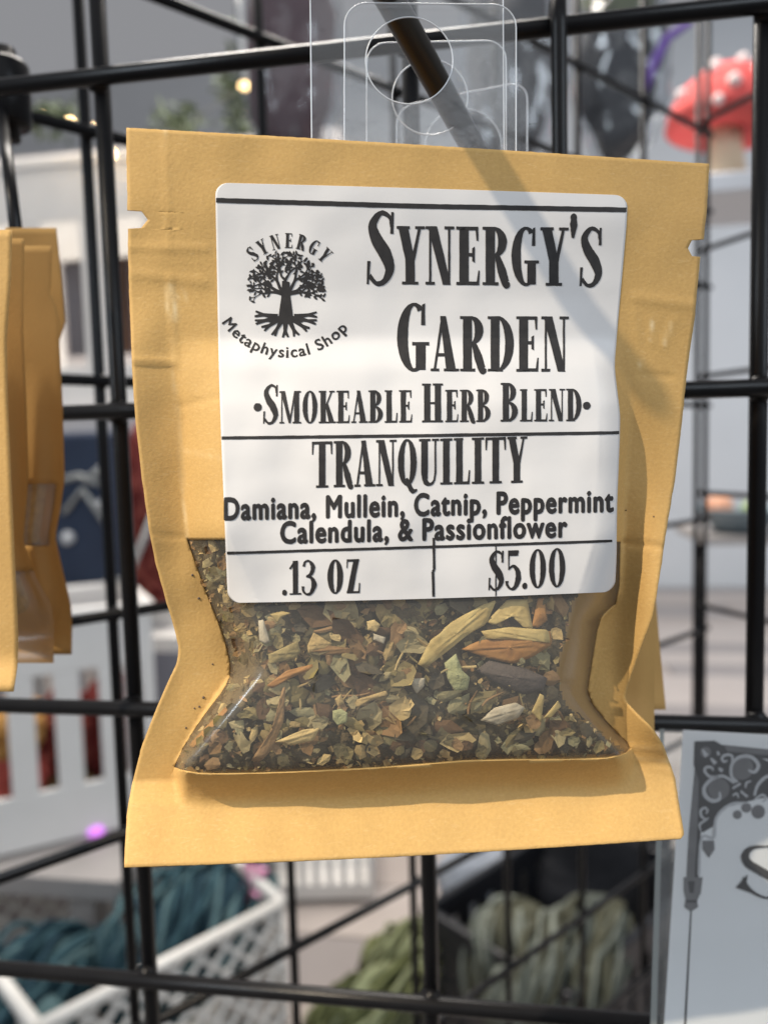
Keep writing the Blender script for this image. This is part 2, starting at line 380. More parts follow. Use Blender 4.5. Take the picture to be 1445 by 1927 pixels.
# ---- lettering: a condensed, rough-edged slab alphabet drawn as polygons
def rc(x0, y0, x1, y1): return [(x0, y0), (x1, y0), (x1, y1), (x0, y1)]
def ring(cx, cy, rx, ry, tx, ty, a0, a1, n=18):
    out = []
    for i in range(n):
        q = []
        for a in (a0 + (a1 - a0) * i / n, a0 + (a1 - a0) * (i + 1) / n):
            a = math.radians(a); q.append((cx + rx * math.cos(a), cy + ry * math.sin(a))); q.append((cx + (rx - tx) * math.cos(a), cy + (ry - ty) * math.sin(a)))
        out.append([q[0], q[2], q[3], q[1]])
    return out
def stroke(pts, ws, n=7):
    Q = []
    for i in range(len(pts) - 1):
        p0, p1, p2, p3 = pts[max(i - 1, 0)], pts[i], pts[i + 1], pts[min(i + 2, len(pts) - 1)]
        for k in range(n):
            t = k / n
            Q.append(tuple(.5 * (2 * p1[c] + (p2[c] - p0[c]) * t + (2 * p0[c] - 5 * p1[c] + 4 * p2[c] - p3[c]) * t * t + (3 * p1[c] - p0[c] - 3 * p2[c] + p3[c]) * t ** 3) for c in (0, 1)) + (ws[i] + (ws[i + 1] - ws[i]) * t,))
    Q.append(tuple(pts[-1]) + (ws[-1],)); out = []; E = []
    for i, (x, y, wd) in enumerate(Q):
        dx = Q[min(i + 1, len(Q) - 1)][0] - Q[max(i - 1, 0)][0]; dy = Q[min(i + 1, len(Q) - 1)][1] - Q[max(i - 1, 0)][1]; L = math.hypot(dx, dy) or 1
        E.append(((x - dy / L * wd / 2, y + dx / L * wd / 2), (x + dy / L * wd / 2, y - dx / L * wd / 2)))
    for a, b in zip(E, E[1:]): out.append([a[0], b[0], b[1], a[1]])
    return out
def disc(x, y, r, n=12): return [[(x + r * math.cos(2 * math.pi * i / n), y + r * math.sin(2 * math.pi * i / n)) for i in range(n)]]
SV = .05
def glyph(ch):
    st = [rc(.07, 0, .28, 1), rc(0, 0, .36, SV), rc(0, 1 - SV, .3, 1)]
    S = stroke([(.46, .80), (.42, .93), (.26, .985), (.11, .82), (.18, .62), (.34, .42), (.42, .22), (.33, .05), (.18, .01), (.05, .12)], [.07, .06, .07, .15, .20, .22, .17, .09, .06, .07]) + [[(.43, .70), (.49, .70), (.50, 1.0), (.45, 1.0)], [(0, 0), (.04, 0), (.07, .32), (.01, .32)]]
    O = ring(.3, .5, .3, .51, .2, .05, 0, 360, 32)
    G = {
    'S': (S, .52), 'N': ([rc(.08, 0, .13, 1), rc(.0, 0, .21, SV), rc(0, 1 - SV, .2, 1), [(.05, 1), (.26, 1), (.57, 0), (.39, 0)], rc(.51, 0, .56, 1), rc(.43, 1 - SV, .65, 1)], .66),
    'Y': ([rc(.2, 0, .41, .46), [(.03, 1), (.25, 1), (.41, .42), (.2, .42)], [(.50, 1), (.56, 1), (.41, .40), (.34, .46)], rc(0, 1 - SV, .3, 1), rc(.42, 1 - SV, .64, 1), rc(.12, 0, .49, SV)], .62),
    'E': (st + [rc(.07, .94, .50, 1), [(.43, .98), (.50, .98), (.50, .76), (.46, .76)], rc(.2, .49, .40, .55), [(.36, .41), (.42, .38), (.42, .66), (.36, .63)], rc(.07, 0, .52, .06), [(.45, 0), (.52, 0), (.53, .25), (.50, .25)]], .56),
    'R': (st + ring(.26, .74, .29, .26, .2, .05, -92, 92) + [rc(.2, .48, .3, .53)] + stroke([(.33, .50), (.43, .26), (.53, .03), (.62, .02)], [.10, .19, .17, .05]), .62),
    'G': (ring(.33, .5, .33, .51, .21, .05, 55, 305) + [[(.46, .68), (.54, .68), (.54, 1.0), (.48, .98)], rc(.36, .02, .55, .40), rc(.29, .38, .62, .43)], .62),
    'A': ([[(.06, 0), (.12, 0), (.31, .98), (.25, .98)], [(.22, 1), (.36, 1), (.60, 0), (.37, 0)], rc(.13, .27, .42, .33), rc(0, 0, .2, SV), rc(.31, 0, .67, SV)], .66),
    'D': (st + ring(.24, .5, .38, .5, .21, .05, -90, 90, 22), .64),
    'M': ([rc(.07, 0, .12, 1), rc(0, 0, .2, SV), rc(0, 1 - SV, .2, 1), [(.05, 1), (.23, 1), (.47, .06), (.38, 0)], [(.60, 1), (.67, 1), (.45, .0), (.39, .04)], rc(.60, 0, .80, 1), rc(.53, 0, .88, SV), rc(.6, 1 - SV, .87, 1)], .9),
    'O': (O, .62), '0': (ring(.27, .5, .27, .51, .18, .05, 0, 360, 32), .60),
    'K': (st + [[(.50, 1), (.57, 1), (.27, .42), (.24, .5)], [(.27, .54), (.36, .64), (.64, 0), (.41, 0)], rc(.42, 1 - SV, .64, 1), rc(.35, 0, .69, SV)], .68),
    'B': (st + ring(.25, .755, .27, .245, .19, .05, -90, 90) + ring(.25, .26, .33, .26, .2, .05, -90, 90), .62),
    'L': (st + [rc(.07, 0, .50, .06), [(.43, 0), (.50, 0), (.52, .3), (.48, .3)]], .54),
    'H': (st + [rc(.43, 0, .64, 1), rc(.36, 0, .71, SV), rc(.36, 1 - SV, .71, 1), rc(.2, .47, .5, .52)], .75),
    'T': ([rc(.22, 0, .43, 1), rc(.13, 0, .52, SV), rc(0, .94, .65, 1), [(0, 1), (.07, 1), (.04, .72), (0, .72)], [(.58, 1), (.65, 1), (.65, .72), (.61, .72)]], .66),
    'Q': (O + stroke([(.28, .16), (.36, .0), (.47, -.12), (.62, -.10)], [.06, .14, .12, .04]), .64),
    'U': ([rc(.07, .22, .28, 1), rc(0, 1 - SV, .36, 1), rc(.49, .22, .55, 1), rc(.41, 1 - SV, .64, 1)] + stroke([(.175, .26), (.21, .08), (.34, .015), (.47, .08), (.52, .26)], [.21, .15, .07, .06, .06]), .64),
    'I': ([rc(.09, 0, .30, 1), rc(0, 0, .39, SV), rc(0, 1 - SV, .39, 1)], .40),
    "'": (stroke([(.10, 1.20), (.10, 1.05), (.08, .82)], [.10, .17, .05]) + disc(.10, 1.17, .075), .20),
    '1': ([rc(.13, 0, .31, 1), rc(.02, 0, .42, SV), [(.0, .78), (.05, .74), (.18, .9), (.18, 1)]], .42),
    '3': (stroke([(.05, .82), (.10, .95), (.24, .98), (.37, .80), (.30, .60), (.14, .53)], [.10, .07, .06, .16, .12, .04]) + stroke([(.14, .53), (.32, .48), (.41, .28), (.30, .04), (.14, .01), (.03, .12), (.03, .24)], [.04, .10, .19, .10, .06, .07, .10]), .50),
    '5': ([rc(.07, .93, .42, 1), rc(.07, .5, .12, 1), rc(.07, .86, .40, .97)] + stroke([(.10, .52), (.24, .60), (.38, .46), (.40, .26), (.30, .05), (.15, .01), (.04, .12), (.03, .22)], [.05, .07, .15, .19, .12, .06, .08, .11]), .50),
    '$': (S + [rc(.225, -.16, .265, 1.14)], .54), '.': (disc(.08, .07, .085), .20), '·': (disc(.08, .5, .1), .2), ' ': ([], .3),
    'o': (ring(.27, .5, .27, .51, .2, .05, 0, 360, 32), .60),
    'z': ([rc(.03, .93, .46, 1), rc(.03, 0, .48, .06), [(.27, 1), (.46, 1), (.24, 0), (.03, 0)], [(.03, 1), (.08, 1), (.06, .74), (.03, .74)], [(.43, 0), (.48, 0), (.49, .3), (.45, .3)]], .52),
    }
    return G[ch]
def project_print(name, polys, parent, m=None, surf=None, cell=12, jit=.55, verts_faces=None):
    """2-D polygons in photo pixels -> ink lying on the curved sheet"""
    bm = bmesh.new()
    for q in polys:
        try: bm.faces.new([bm.verts.new((x, y, 0)) for x, y in q])
        except ValueError: pass
    if verts_faces:
        vs = [bm.verts.new((x, y, 0)) for x, y in verts_faces[0]]
        for f in verts_faces[1]:
            try: bm.faces.new([vs[i] for i in f])
            except ValueError: pass
    xs = [v.co.x for v in bm.verts]; ys = [v.co.y for v in bm.verts]
    x = math.floor(min(xs) / cell) * cell + cell
    while x < max(xs):
        bmesh.ops.bisect_plane(bm, geom=bm.verts[:] + bm.edges[:] + bm.faces[:], dist=.01, plane_co=(x, 0, 0), plane_no=(1, 0, 0)); x += cell
    y = math.floor(min(ys) / cell) * cell + cell
    while y < max(ys):
        bmesh.ops.bisect_plane(bm, geom=bm.verts[:] + bm.edges[:] + bm.faces[:], dist=.01, plane_co=(0, y, 0), plane_no=(0, 1, 0)); y += cell
    bm.verts.index_update(); vs = []
    for v in bm.verts:
        x, y = v.co.x, v.co.y
        jx = jit * noise.noise(Vector((x * .23, y * .23, 0))); jy = jit * noise.noise(Vector((x * .23, y * .23, 9)))
        x += jx; y += jy
        vs.append(surf(x, y) if surf else ph(x, y, hlab(x, y) + .29))
    fs = [[v.index for v in f.verts] for f in bm.faces]; bm.free()
    return mesh(name, vs, fs, m or m_ink, parent, smooth=False)
def layout(text, big, small):
    """text with *caps marked by a leading ^ drawn at the big size"""
    x = 0; out = []; i = 0
    while i < len(text):
        s = small
        if text[i] == '^': s = big; i += 1
        g, wd = glyph(text[i]); out.append((g, x, s)); x += wd * s + .035 * small; i += 1
    return out, x - .035 * small
def text_line(text, x0, x1, yb0, yb1, big, small, parent, emb=0):
    L, tot = layout(text, big, small); k = (x1 - x0) / tot; polys = []
    for g, ox, s in L:
        for q in g:
            pq = []
            for gx, gy in q:
                u = (ox + gx * s) * k; yy = yb0 + (yb1 - yb0) * u / (x1 - x0) - gy * s
                pq.append((x0 + u, yy))
            polys.append(pq)
    return project_print("lettering", polys, parent)
text_line("^SYNERGY'S", 690, 1134, 534, 538, 136, 110, label)
text_line("^GARDEN", 747, 1071, 698, 699, 128, 104, label)
text_line("^SMOKEABLE ^HERB ^BLEND", 495, 1095, 797, 792, 73, 61, label)
project_print("printed_dot", disc(485, 766, 8), label); project_print("printed_dot", disc(1104, 763, 7.5), label)
text_line("TRANQUILITY", 587, 991, 918, 908, 90, 87, label)
text_line(".13 oz", 531, 679, 1120, 1116, 66, 64, label)
text_line("$5.00", 919, 1067, 1111, 1104, 73, 73, label)
def rule(pts, th):
    polys = []
    for a, b in zip(pts, pts[1:]):
        dx, dy = b[0] - a[0], b[1] - a[1]; L = math.hypot(dx, dy); nx, ny = -dy / L * th / 2, dx / L * th / 2
        polys.append([(a[0] + nx, a[1] + ny), (b[0] + nx, b[1] + ny), (b[0] - nx, b[1] - ny), (a[0] - nx, a[1] - ny)])
    return project_print("ruled_line", polys, label, jit=.6)
rule([(406.5, 376), (780, 387), (1179, 394)], 9)
rule([(417, 824), (760, 820), (1165, 814)], 6)
rule([(427, 1041), (790, 1030), (1152, 1018)], 5)
rule([(816, 1012), (817, 1072), (814.5, 1076), (816, 1123)], 5)
# plain geometric sans for the ingredients
def sans(text, bold):
    cu = bpy.data.curves.new("t", 'FONT'); cu.body = text; cu.size = 1; cu.offset = bold; cu.resolution_u = 4; cu.space_character = 1.12
    o = bpy.data.objects.new("t", cu); sc.collection.objects.link(o)
    bpy.context.view_layer.update()
    me = bpy.data.meshes.new_from_object(o.evaluated_get(bpy.context.evaluated_depsgraph_get()))
    V = [(v.co.x, v.co.y) for v in me.vertices]; F = [tuple(p.vertices) for p in me.polygons]
    bpy.data.objects.remove(o); bpy.data.curves.remove(cu); bpy.data.meshes.remove(me)
    return V, F
def heavy(V, F, d):
    n = len(V); out = []; fo = []
    for k, (dx, dy) in enumerate(((-d, 0), (d, 0), (0, d * .8), (0, -d * .8), (-d * .6, d * .6), (d * .6, -d * .6), (d * .6, d * .6), (-d * .6, -d * .6))):
        out += [(x + dx, y + dy) for x, y in V]; fo += [tuple(i + k * n for i in f) for f in F]
    return out, fo
def sans_line(text, x0, x1, yb0, yb1, cap, bold=.044):
    V, F = heavy(*sans(text, 0), bold); lo = min(v[0] for v in V); hi = max(v[0] for v in V); ch = .729
    V2 = [(x0 + (x1 - x0) * (x - lo) / (hi - lo), yb0 + (yb1 - yb0) * (x - lo) / (hi - lo) - y / ch * cap) for x, y in V]
    return project_print("lettering", [], label, verts_faces=(V2, F), cell=16)
sans_line("Damiana, Mullein, Catnip, Peppermint", 421, 1155, 978, 962, 43)
sans_line("Calendula, & Passionflower", 527, 1068, 1022, 1010, 42)
# round emblem: tree with roots between two arcs of lettering
polys = []
L, tot = layout("SYNERGY", 28, 28)
for g, ox, s in L:
    wd = .6 * s; ac = -47 + 97 * (ox + wd / 2) / tot
    for q in g:
        pq = []
        for gx, gy in q:
            a = math.radians(ac); lx, ly = (gx * s - wd / 2) * .95, gy * s - 14
            rr = 102 + ly; pq.append((542 + rr * math.sin(a) + lx * math.cos(a), 554 - rr * math.cos(a) + lx * math.sin(a)))
        polys.append(pq)
project_print("emblem_lettering", polys, label, jit=.7)
V, F = heavy(*sans("Metaphysical Shop", 0), .022); lo = min(v[0] for v in V); hi = max(v[0] for v in V)
V2 = []
for x, y in V:
    a = math.radians(-56 + 107 * (x - lo) / (hi - lo)); r = 148 - y / .729 * 22
    V2.append((540 + r * math.sin(a), 524 + r * math.cos(a)))
project_print("emblem_lettering", [], label, verts_faces=(V2, F), jit=.8)
rt = random.Random(3); polys = []; tips = []
def branch(p, a, L, wd, dep):
    q = (p[0] + L * math.cos(a), p[1] - L * math.sin(a)); nx, ny = math.sin(a), math.cos(a); w2 = wd * .66
    m = ((p[0] + q[0]) / 2 + rt.uniform(-1, 1) * L * .1, (p[1] + q[1]) / 2 + rt.uniform(-1, 1) * L * .1)
    polys.append([(p[0] + nx * wd / 2, p[1] + ny * wd / 2), (m[0] + nx * w2 / 1.8, m[1] + ny * w2 / 1.8), (q[0] + nx * w2 / 2, q[1] + ny * w2 / 2), (q[0] - nx * w2 / 2, q[1] - ny * w2 / 2), (m[0] - nx * w2 / 1.8, m[1] - ny * w2 / 1.8), (p[0] - nx * wd / 2, p[1] - ny * wd / 2)])
    if dep == 0: tips.append(q); return
    for k in range(2 if dep != 3 else 2): branch(q, a + (k - .5) * rt.uniform(.6, 1.1) + rt.uniform(-.15, .15), L * rt.uniform(.66, .86), w2, dep - 1)
polys += [[(529, 562), (524, 600), (552, 600), (547, 562)], [(529, 562), (547, 562), (545, 530), (531, 528)], [(521, 594), (505, 606), (571, 606), (555, 594)]]
for a, L, wd in ((150, 26, 8), (118, 28, 8), (92, 26, 9), (62, 28, 8), (30, 26, 8), (172, 22, 6), (8, 22, 6)): branch((538 + 8 * math.cos(math.radians(a)), 552), math.radians(a), L, wd, 3)
def droot(p, a, L, wd, dep):
    q = (p[0] + L * math.cos(a), p[1] + L * math.sin(a) * .85); nx, ny = -math.sin(a), math.cos(a)
    polys.append([(p[0] + nx * wd / 2, p[1] + ny * wd / 2), (q[0] + nx * wd * .3, q[1] + ny * wd * .3), (q[0] - nx * wd * .3, q[1] - ny * wd * .3), (p[0] - nx * wd / 2, p[1] - ny * wd / 2)])
    if dep: 
        for k in (-.35, .35): droot(q, a + k + rt.uniform(-.15, .15), L * .62, wd * .62, dep - 1)
for a in (-8, 14, 40, 68, 92, 116, 142, 166, 188): droot((538 + 16 * math.cos(math.radians(a)), 596 + 6 * math.sin(math.radians(a))), math.radians(a), 24 if 25 < a < 155 else 27, 10, 1)
leaves = tips + [(538 + rt.uniform(.35, 1) * 72 * math.cos(q), 536 - rt.uniform(.4, 1) * 62 * math.sin(q)) for q in [rt.uniform(-.45, 3.6) for _ in range(210)]]
for x, y in leaves:
    a = rt.uniform(0, 6.3); r = rt.uniform(3.0, 5.2); ca, sa = math.cos(a), math.sin(a)
    polys.append([(x + ca * r * u - sa * r * v * .55, y + sa * r * u + ca * r * v * .55) for u, v in ((1.3, 0), (.4, .9), (-.6, .7), (-1, 0), (-.6, -.7), (.4, -.9))])
project_print("tree_emblem", polys, label, jit=.7, cell=20)

# ------------------------------------------------------------------ clear hang tabs (sheet with a punched hole and whitish cut edges)
def rrect(x0, y0, x1, y1, r, skew=0, n=8):
    out = []
    for cx, cy, a0 in ((x1 - r, y0 + r, -90), (x1 - r, y1 - r, 0), (x0 + r, y1 - r, 90), (x0 + r, y0 + r, 180)):
        for i in range(n + 1):
            a = math.radians(a0 + 90 * i / n); out.append((cx + r * math.cos(a), cy + r * math.sin(a)))
    return [(x, y + skew * (x - x0)) for x, y in out]
def resample(P, n):
    P = P + P[:1]; L = [0]
    for a, b in zip(P, P[1:]): L.append(L[-1] + math.hypot(b[0] - a[0], b[1] - a[1]))
    out = []; j = 0
    for i in range(n):
        d = L[-1] * i / n
        while L[j + 1] < d: j += 1
        t = (d - L[j]) / ((L[j + 1] - L[j]) or 1); out.append((P[j][0] + (P[j + 1][0] - P[j][0]) * t, P[j][1] + (P[j + 1][1] - P[j][1]) * t))
    return out
def hang_tab(parent, outline, hole, surf, name="hang_tab", er=.00011, ring_edge=True):
    ol = resample(outline, 160); cx, cy, r = hole
    vs = []; fs = []; n = len(ol)
    ins = []
    for x, y in ol:
        d = math.hypot(x - cx, y - cy); ins.append((cx + (x - cx) / d * r, cy + (y - cy) / d * r))
    K = 6
    for k in range(K + 1):
        for a, b in zip(ins, ol): vs.append(surf(a[0] + (b[0] - a[0]) * k / K, a[1] + (b[1] - a[1]) * k / K))
    for k in range(K):
        for i in range(n): fs.append((k * n + i, k * n + (i + 1) % n, (k + 1) * n + (i + 1) % n, (k + 1) * n + i))
    o = mesh(name, vs, fs, m_tab, parent)
    mb = MB(); mb.tube([surf(x, y) for x, y in ol], er, 6, closed=True); mb.build("cut_edge", m_edge, o)
    if not ring_edge: return o
    mb = MB(); mb.tube([surf(cx + r * math.cos(2 * math.pi * i / 72), cy + r * math.sin(2 * math.pi * i / 72)) for i in range(72)], er, 6, closed=True)
    mb.build("hole_edge", m_edge, o)
    return o
tabh = lambda dh, cyl=0: (lambda x, y: ph(x, y, dh + cyl * noise.noise(Vector((x * .006, y * .006, dh)))))
hang_tab(pouch, rrect(648, 4, 971, 400, 42, .012), (770, 113, 82), tabh(-1.2, .25))
# wider clear backing sheet behind the tab, punched with it (its two long edges show)
hang_tab(pouch, [(583, -80), (946, -80), (949, 400), (588, 400)], (770, 113, 84), tabh(-1.9, .3), "backing_sheet", ring_edge=False)

# ------------------------------------------------------------------ hook: bracket on the rail, rod through the tab holes, turned-up tip
A0 = Vector((4.4, 74.1, -117)) * .001 + Vector((.0003, -.0011, 0))
UD = Vector((-35, 24, 55)).normalized()
back_pt = A0 - UD * .079
tip0 = A0 + UD * .064
td = Vector((-.42, .50, .757)).normalized()
hook = empty("display_hook", c2w(back_pt), "black steel display hook carrying the kraft pouches through the grid", "hook")
mb = MB(); pts = [c2w(back_pt + (tip0 - back_pt) * i / 20) for i in range(21)]
pts += [c2w(tip0 + UD * .002 * (1 - i / 3) * 0 + td * .0038 * i + UD * .0006) for i in range(1, 5)]
mb.tube(pts, .0022, 18); hk = mb.build("rod", m_chrome, hook)
mb = MB(); mb.blob(pts[-1], .0023, 0, nu=14, nv=10); mb.build("rod_end", m_chrome, hook)

# ------------------------------------------------------------------ gridwall tower: three wire panels in a triangle
YF = W(CX, CY, .183).y
def onF(px, py):
    d = R3 @ Vector(((px - CX) / FP, (CY - py) / FP, -1)); t = YF / d.y; return CAM + d * t
WR = .0020
def wire_panel(label, org, dirv, n0, n1, xs, zs, ext, zlo, zhi, rad=WR, weld=True, grp="wire panels of the triangular display"):
    e = empty("grid_panel", Vector((org.x, org.y, zlo)), label, "grid panel", grp)
    nrm = Vector((dirv.y, -dirv.x, 0))
    for s in xs:
        b = org + dirv * s; mb = MB(); mb.tube([Vector((b.x, b.y, zlo)), Vector((b.x, b.y, (zlo + zhi) / 2)), Vector((b.x, b.y, zhi))], rad, 12); mb.build("vertical_wire", m_black, e)
    for z in zs:
        a = org + dirv * (xs[0] - ext[0]); b = org + dirv * (xs[-1] + ext[1]); off = nrm * (rad * 1.7)
        mb = MB(); mb.tube([Vector((a.x, a.y, z)) + off, Vector((b.x, b.y, z)) + off], rad, 12); mb.build("rail_wire", m_black, e)
    if weld:
        for s in xs:
            for z in zs:
                b = org + dirv * s + nrm * rad * .85; mb = MB(); mb.blob(Vector((b.x, b.y, z)), (rad * 1.5, rad * 1.1, rad * 1.5), .25, 2, 12, 8, s * 99 + z); mb.build("weld_bead", m_black, e)
    return e
fz = [onF(CX, y).z for y in (-660, 100, 757, 1338, 1866, 2390)]
fx = [onF(x, 963).x for x in (-330, 235, 791, 1424, 2130)]
wire_panel("front panel of black wire grid that holds the hook", Vector((0, YF, 0)), Vector((1, 0, 0)), 0, 0, fx, fz, (.02, .02), fz[-1] - .04, fz[0] + .02)
d0 = .262; g1o = W(201, 963, d0); ga = Vector((.2017, 0, -.1725)) * d0; gw = R3 @ ga; gw.z = 0; gl = gw.length; gd = gw.normalized()
def onG(px, py):
    n = Vector((-gd.y, gd.x, 0)); d = R3 @ Vector(((px - CX) / FP, (CY - py) / FP, -1)); t = (g1o - CAM).dot(n) / d.dot(n); return CAM + d * t
gz = [onG(201, y).z for y in (-420, -60, 262, 719, 1155, 1574, 1960, 2345, 2700)]
gz[0] = onG(1100, 137).z; gz[1] = gz[0] - .5 * (gz[0] - gz[2]) 
wire_panel("rear panel of black wire grid receding from the left corner clamp", g1o, gd, 0, 0, [gl * i for i in range(0, 7)], gz, (.045, .012), gz[-1], gz[0] + .1, .0019)
apex = g1o + gd * gl * 6
g2 = R3 @ Vector((.365, 0, .93)); g2.z = 0; g2.normalize()
gz2 = [onG(1325, y).z for y in (-210, 23, 245, 480, 712, 925, 1130, 1340, 1540, 1745)]
wire_panel("side panel of black wire grid running to the apex from the right", apex + g2 * .008, g2, 0, 0, [.0762 * i for i in range(0, 5)], gz2, (0, 0), gz2[-1], gz2[0], .0018)
# bracket of the hook, hung over the top rail
br = onF(1046, 62); bk = c2w(back_pt); bx = br.x
mb = MB(); yb = YF - .0062
mb.tube([Vector((bx, YF + .001, fz[1] + .0024)), Vector((bx, YF - .004, fz[1] + .0052)), Vector((bx, yb - .001, fz[1] + .004)), Vector((bx, yb - .0015, fz[1] - .002)), Vector((bx, yb - .0015, bk.z)), Vector((bx, yb - .0015, bk.z - .012))], .0017, 12)
mb.build("bracket", m_black, hook)
mb = MB(); mb.tube([Vector((bx, yb - .0015, bk.z)), bk], .002, 10); mb.build("weld_arm", m_black, hook)
# corner clamp
cl = W(12, 178, .205); mb = MB()
mb.lathe(cl + Vector((0, 0, -.0085)), [(0, 0), (.0055, 0), (.0062, .001), (.0062, .016), (.0055, .017), (0, .017)], 20); mb.lathe(cl + Vector((0, 0, -.012)), [(0, 0), (.003, 0), (.003, .024), (0, .024)], 12)
tag(mb.build("corner_clamp", m_black), "small black round clamp tying two wire grid panels at the left corner", "clamp")

# ------------------------------------------------------------------ dried herbs behind the window film
herb_cols = [C(140, 124, 82), C(118, 106, 68), C(164, 140, 94), C(122, 94, 60), C(158, 144, 106), C(100, 90, 62), C(186, 162, 112), C(100, 76, 52), C(140, 132, 98), C(144, 114, 78), C(82, 74, 58)]
m_herb = [mat("dried_leaf_%d" % i, tuple(min(.9, q * 1.62) for q in c[:3]) + (1,), .8, tuple(min(.8, q * .9) for q in c[:3]) + (1,), 700, .8, bump=.5, bscale=1800, bdist=.0003, spec=.25) for i, c in enumerate(herb_cols)]
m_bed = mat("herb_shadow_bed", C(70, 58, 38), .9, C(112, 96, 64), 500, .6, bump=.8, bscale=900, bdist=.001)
m_yel = mat("dried_petal_yellow", C(214, 192, 128), .6, C(164, 136, 80), 420, .7, spec=.3, bump=.4, bscale=900, bdist=.0003)
m_org = mat("dried_petal_orange", C(190, 140, 78), .6, C(140, 94, 50), 420, .7, spec=.3, bump=.4, bscale=900, bdist=.0003)
m_stick = mat("dark_bark", C(104, 92, 84), .8, C(76, 66, 58), 500, .7, bump=.6, bscale=1500, bdist=.0003)
m_woolly = mat("woolly_leaf", C(186, 186, 138), .95, C(150, 148, 100), 600, .6, bump=.7, bscale=1600, bdist=.0004)
m_silver = mat("silvery_leaf", C(206, 194, 168), .7, C(160, 146, 120), 500, .6, bump=.4, bscale=1200, bdist=.0003)
HB = [(353, 1012), (1085, 1012), (1085, 1120), (1068, 1180), (1050, 1270), (1066, 1325), (1112, 1365), (1182, 1412), (1150, 1425), (900, 1430), (700, 1445), (400, 1455), (332, 1444), (350, 1400), (395, 1338), (438, 1266), (422, 1195), (387, 1110)]
def hin(x, y, below):                                     # keeps a point between film and back sheet
    return max(hbase(x, y) + .15, hfront(x, y) - below)
herb = empty("dried_herb_blend", ph(760, 1440, 4), "crushed brown-green dried herb leaves and petals filling the clear pouch window", "dried herbs")
# underlying mass
bv = []; bf = {}; nxb, nyb = 150, 80
pts = {}
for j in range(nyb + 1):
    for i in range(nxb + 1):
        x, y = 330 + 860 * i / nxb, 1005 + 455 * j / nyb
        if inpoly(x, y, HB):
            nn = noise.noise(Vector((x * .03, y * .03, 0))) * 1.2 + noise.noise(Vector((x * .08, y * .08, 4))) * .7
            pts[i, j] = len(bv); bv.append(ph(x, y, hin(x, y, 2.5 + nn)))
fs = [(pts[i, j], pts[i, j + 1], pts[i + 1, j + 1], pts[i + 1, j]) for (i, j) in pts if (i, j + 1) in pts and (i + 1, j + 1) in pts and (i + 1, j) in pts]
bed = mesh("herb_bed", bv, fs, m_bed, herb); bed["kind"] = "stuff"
rh = random.Random(11)
def flake_mesh(kind, seed):
    r = random.Random(seed); vs = []; fs = []
    if kind == 'leaf_flake':
        n = r.randint(6, 9); asp = r.uniform(.45, .95); bend = r.uniform(-.5, .5); fold = r.uniform(-.35, .35)
        out = [(math.cos(2 * math.pi * i / n) * r.uniform(.6, 1.1), math.sin(2 * math.pi * i / n) * r.uniform(.6, 1.1) * asp) for i in range(n)]
        z = lambda x, y: bend * x * x * .5 + fold * abs(y) + .06 * r.uniform(-1, 1)
        vs = [(0, 0, z(0, 0))] + [(x * .55, y * .55, z(x * .55, y * .55)) for x, y in out] + [(x, y, z(x, y)) for x, y in out]
        fs = [(0, 1 + i, 1 + (i + 1) % n) for i in range(n)] + [(1 + i, 1 + n + i, 1 + n + (i + 1) % n, 1 + (i + 1) % n) for i in range(n)]
    else:
        n = 9; wd = {'stem_piece': .06, 'petal_shred': .13}[kind]; bend = r.uniform(-.5, .5); tw = r.uniform(-.6, .6)
        for i in range(n):
            t = i / (n - 1) * 2 - 1; ww = wd * (1 - .55 * t * t if kind == 'petal_shred' else r.uniform(.75, 1.2)); a = tw * t
            cx, cz = t, bend * t * t * .4
            for u, zz in ((-1, 0), (0, .5), (1, 0)):
                vs.append((cx, u * ww * math.cos(a) + .12 * math.sin(t * 2 + seed), cz + u * ww * math.sin(a) + zz * ww))
        fs = [(i * 3 + k, (i + 1) * 3 + k, (i + 1) * 3 + k + 1, i * 3 + k + 1) for i in range(n - 1) for k in (0, 1)]
    me = bpy.data.meshes.new(kind); me.from_pydata(vs, [], fs)
    return me
lib = {k: [flake_mesh(k, 50 * q + s) for s in range(m)] for q, (k, m) in enumerate((('leaf_flake', 14), ('stem_piece', 6), ('petal_shred', 6)))}
MV = {}
def variant(me, m):
    k = (me.name, m.name)
    if k not in MV:
        c = me.copy(); c.materials.append(m); MV[k] = c
    return MV[k]
PNW = R3 @ PN
def orient(r, tilt):
    z = PNW.copy(); ax = Vector((r.uniform(-1, 1), r.uniform(-1, 1), r.uniform(-1, 1))).normalized()
    q = Vector((0, 0, 1)).rotation_difference(z).to_matrix()
    return Matrix.Rotation(r.gauss(0, tilt), 3, ax) @ q @ Matrix.Rotation(r.uniform(0, 6.28), 3, 'Z')
spots = []
def place(kind, x, y, size, below, m, tilt=.45):
    o = bpy.data.objects.new(kind, variant(rh.choice(lib[kind]), m)); sc.collection.objects.link(o); o.parent = herb
    p = ph(x, y, hin(x, y, below))
    o.matrix_local = Matrix.Translation(p - ORG[herb.name]) @ orient(rh, tilt).to_4x4() @ Matrix.Scale(size, 4)
cnt = 0
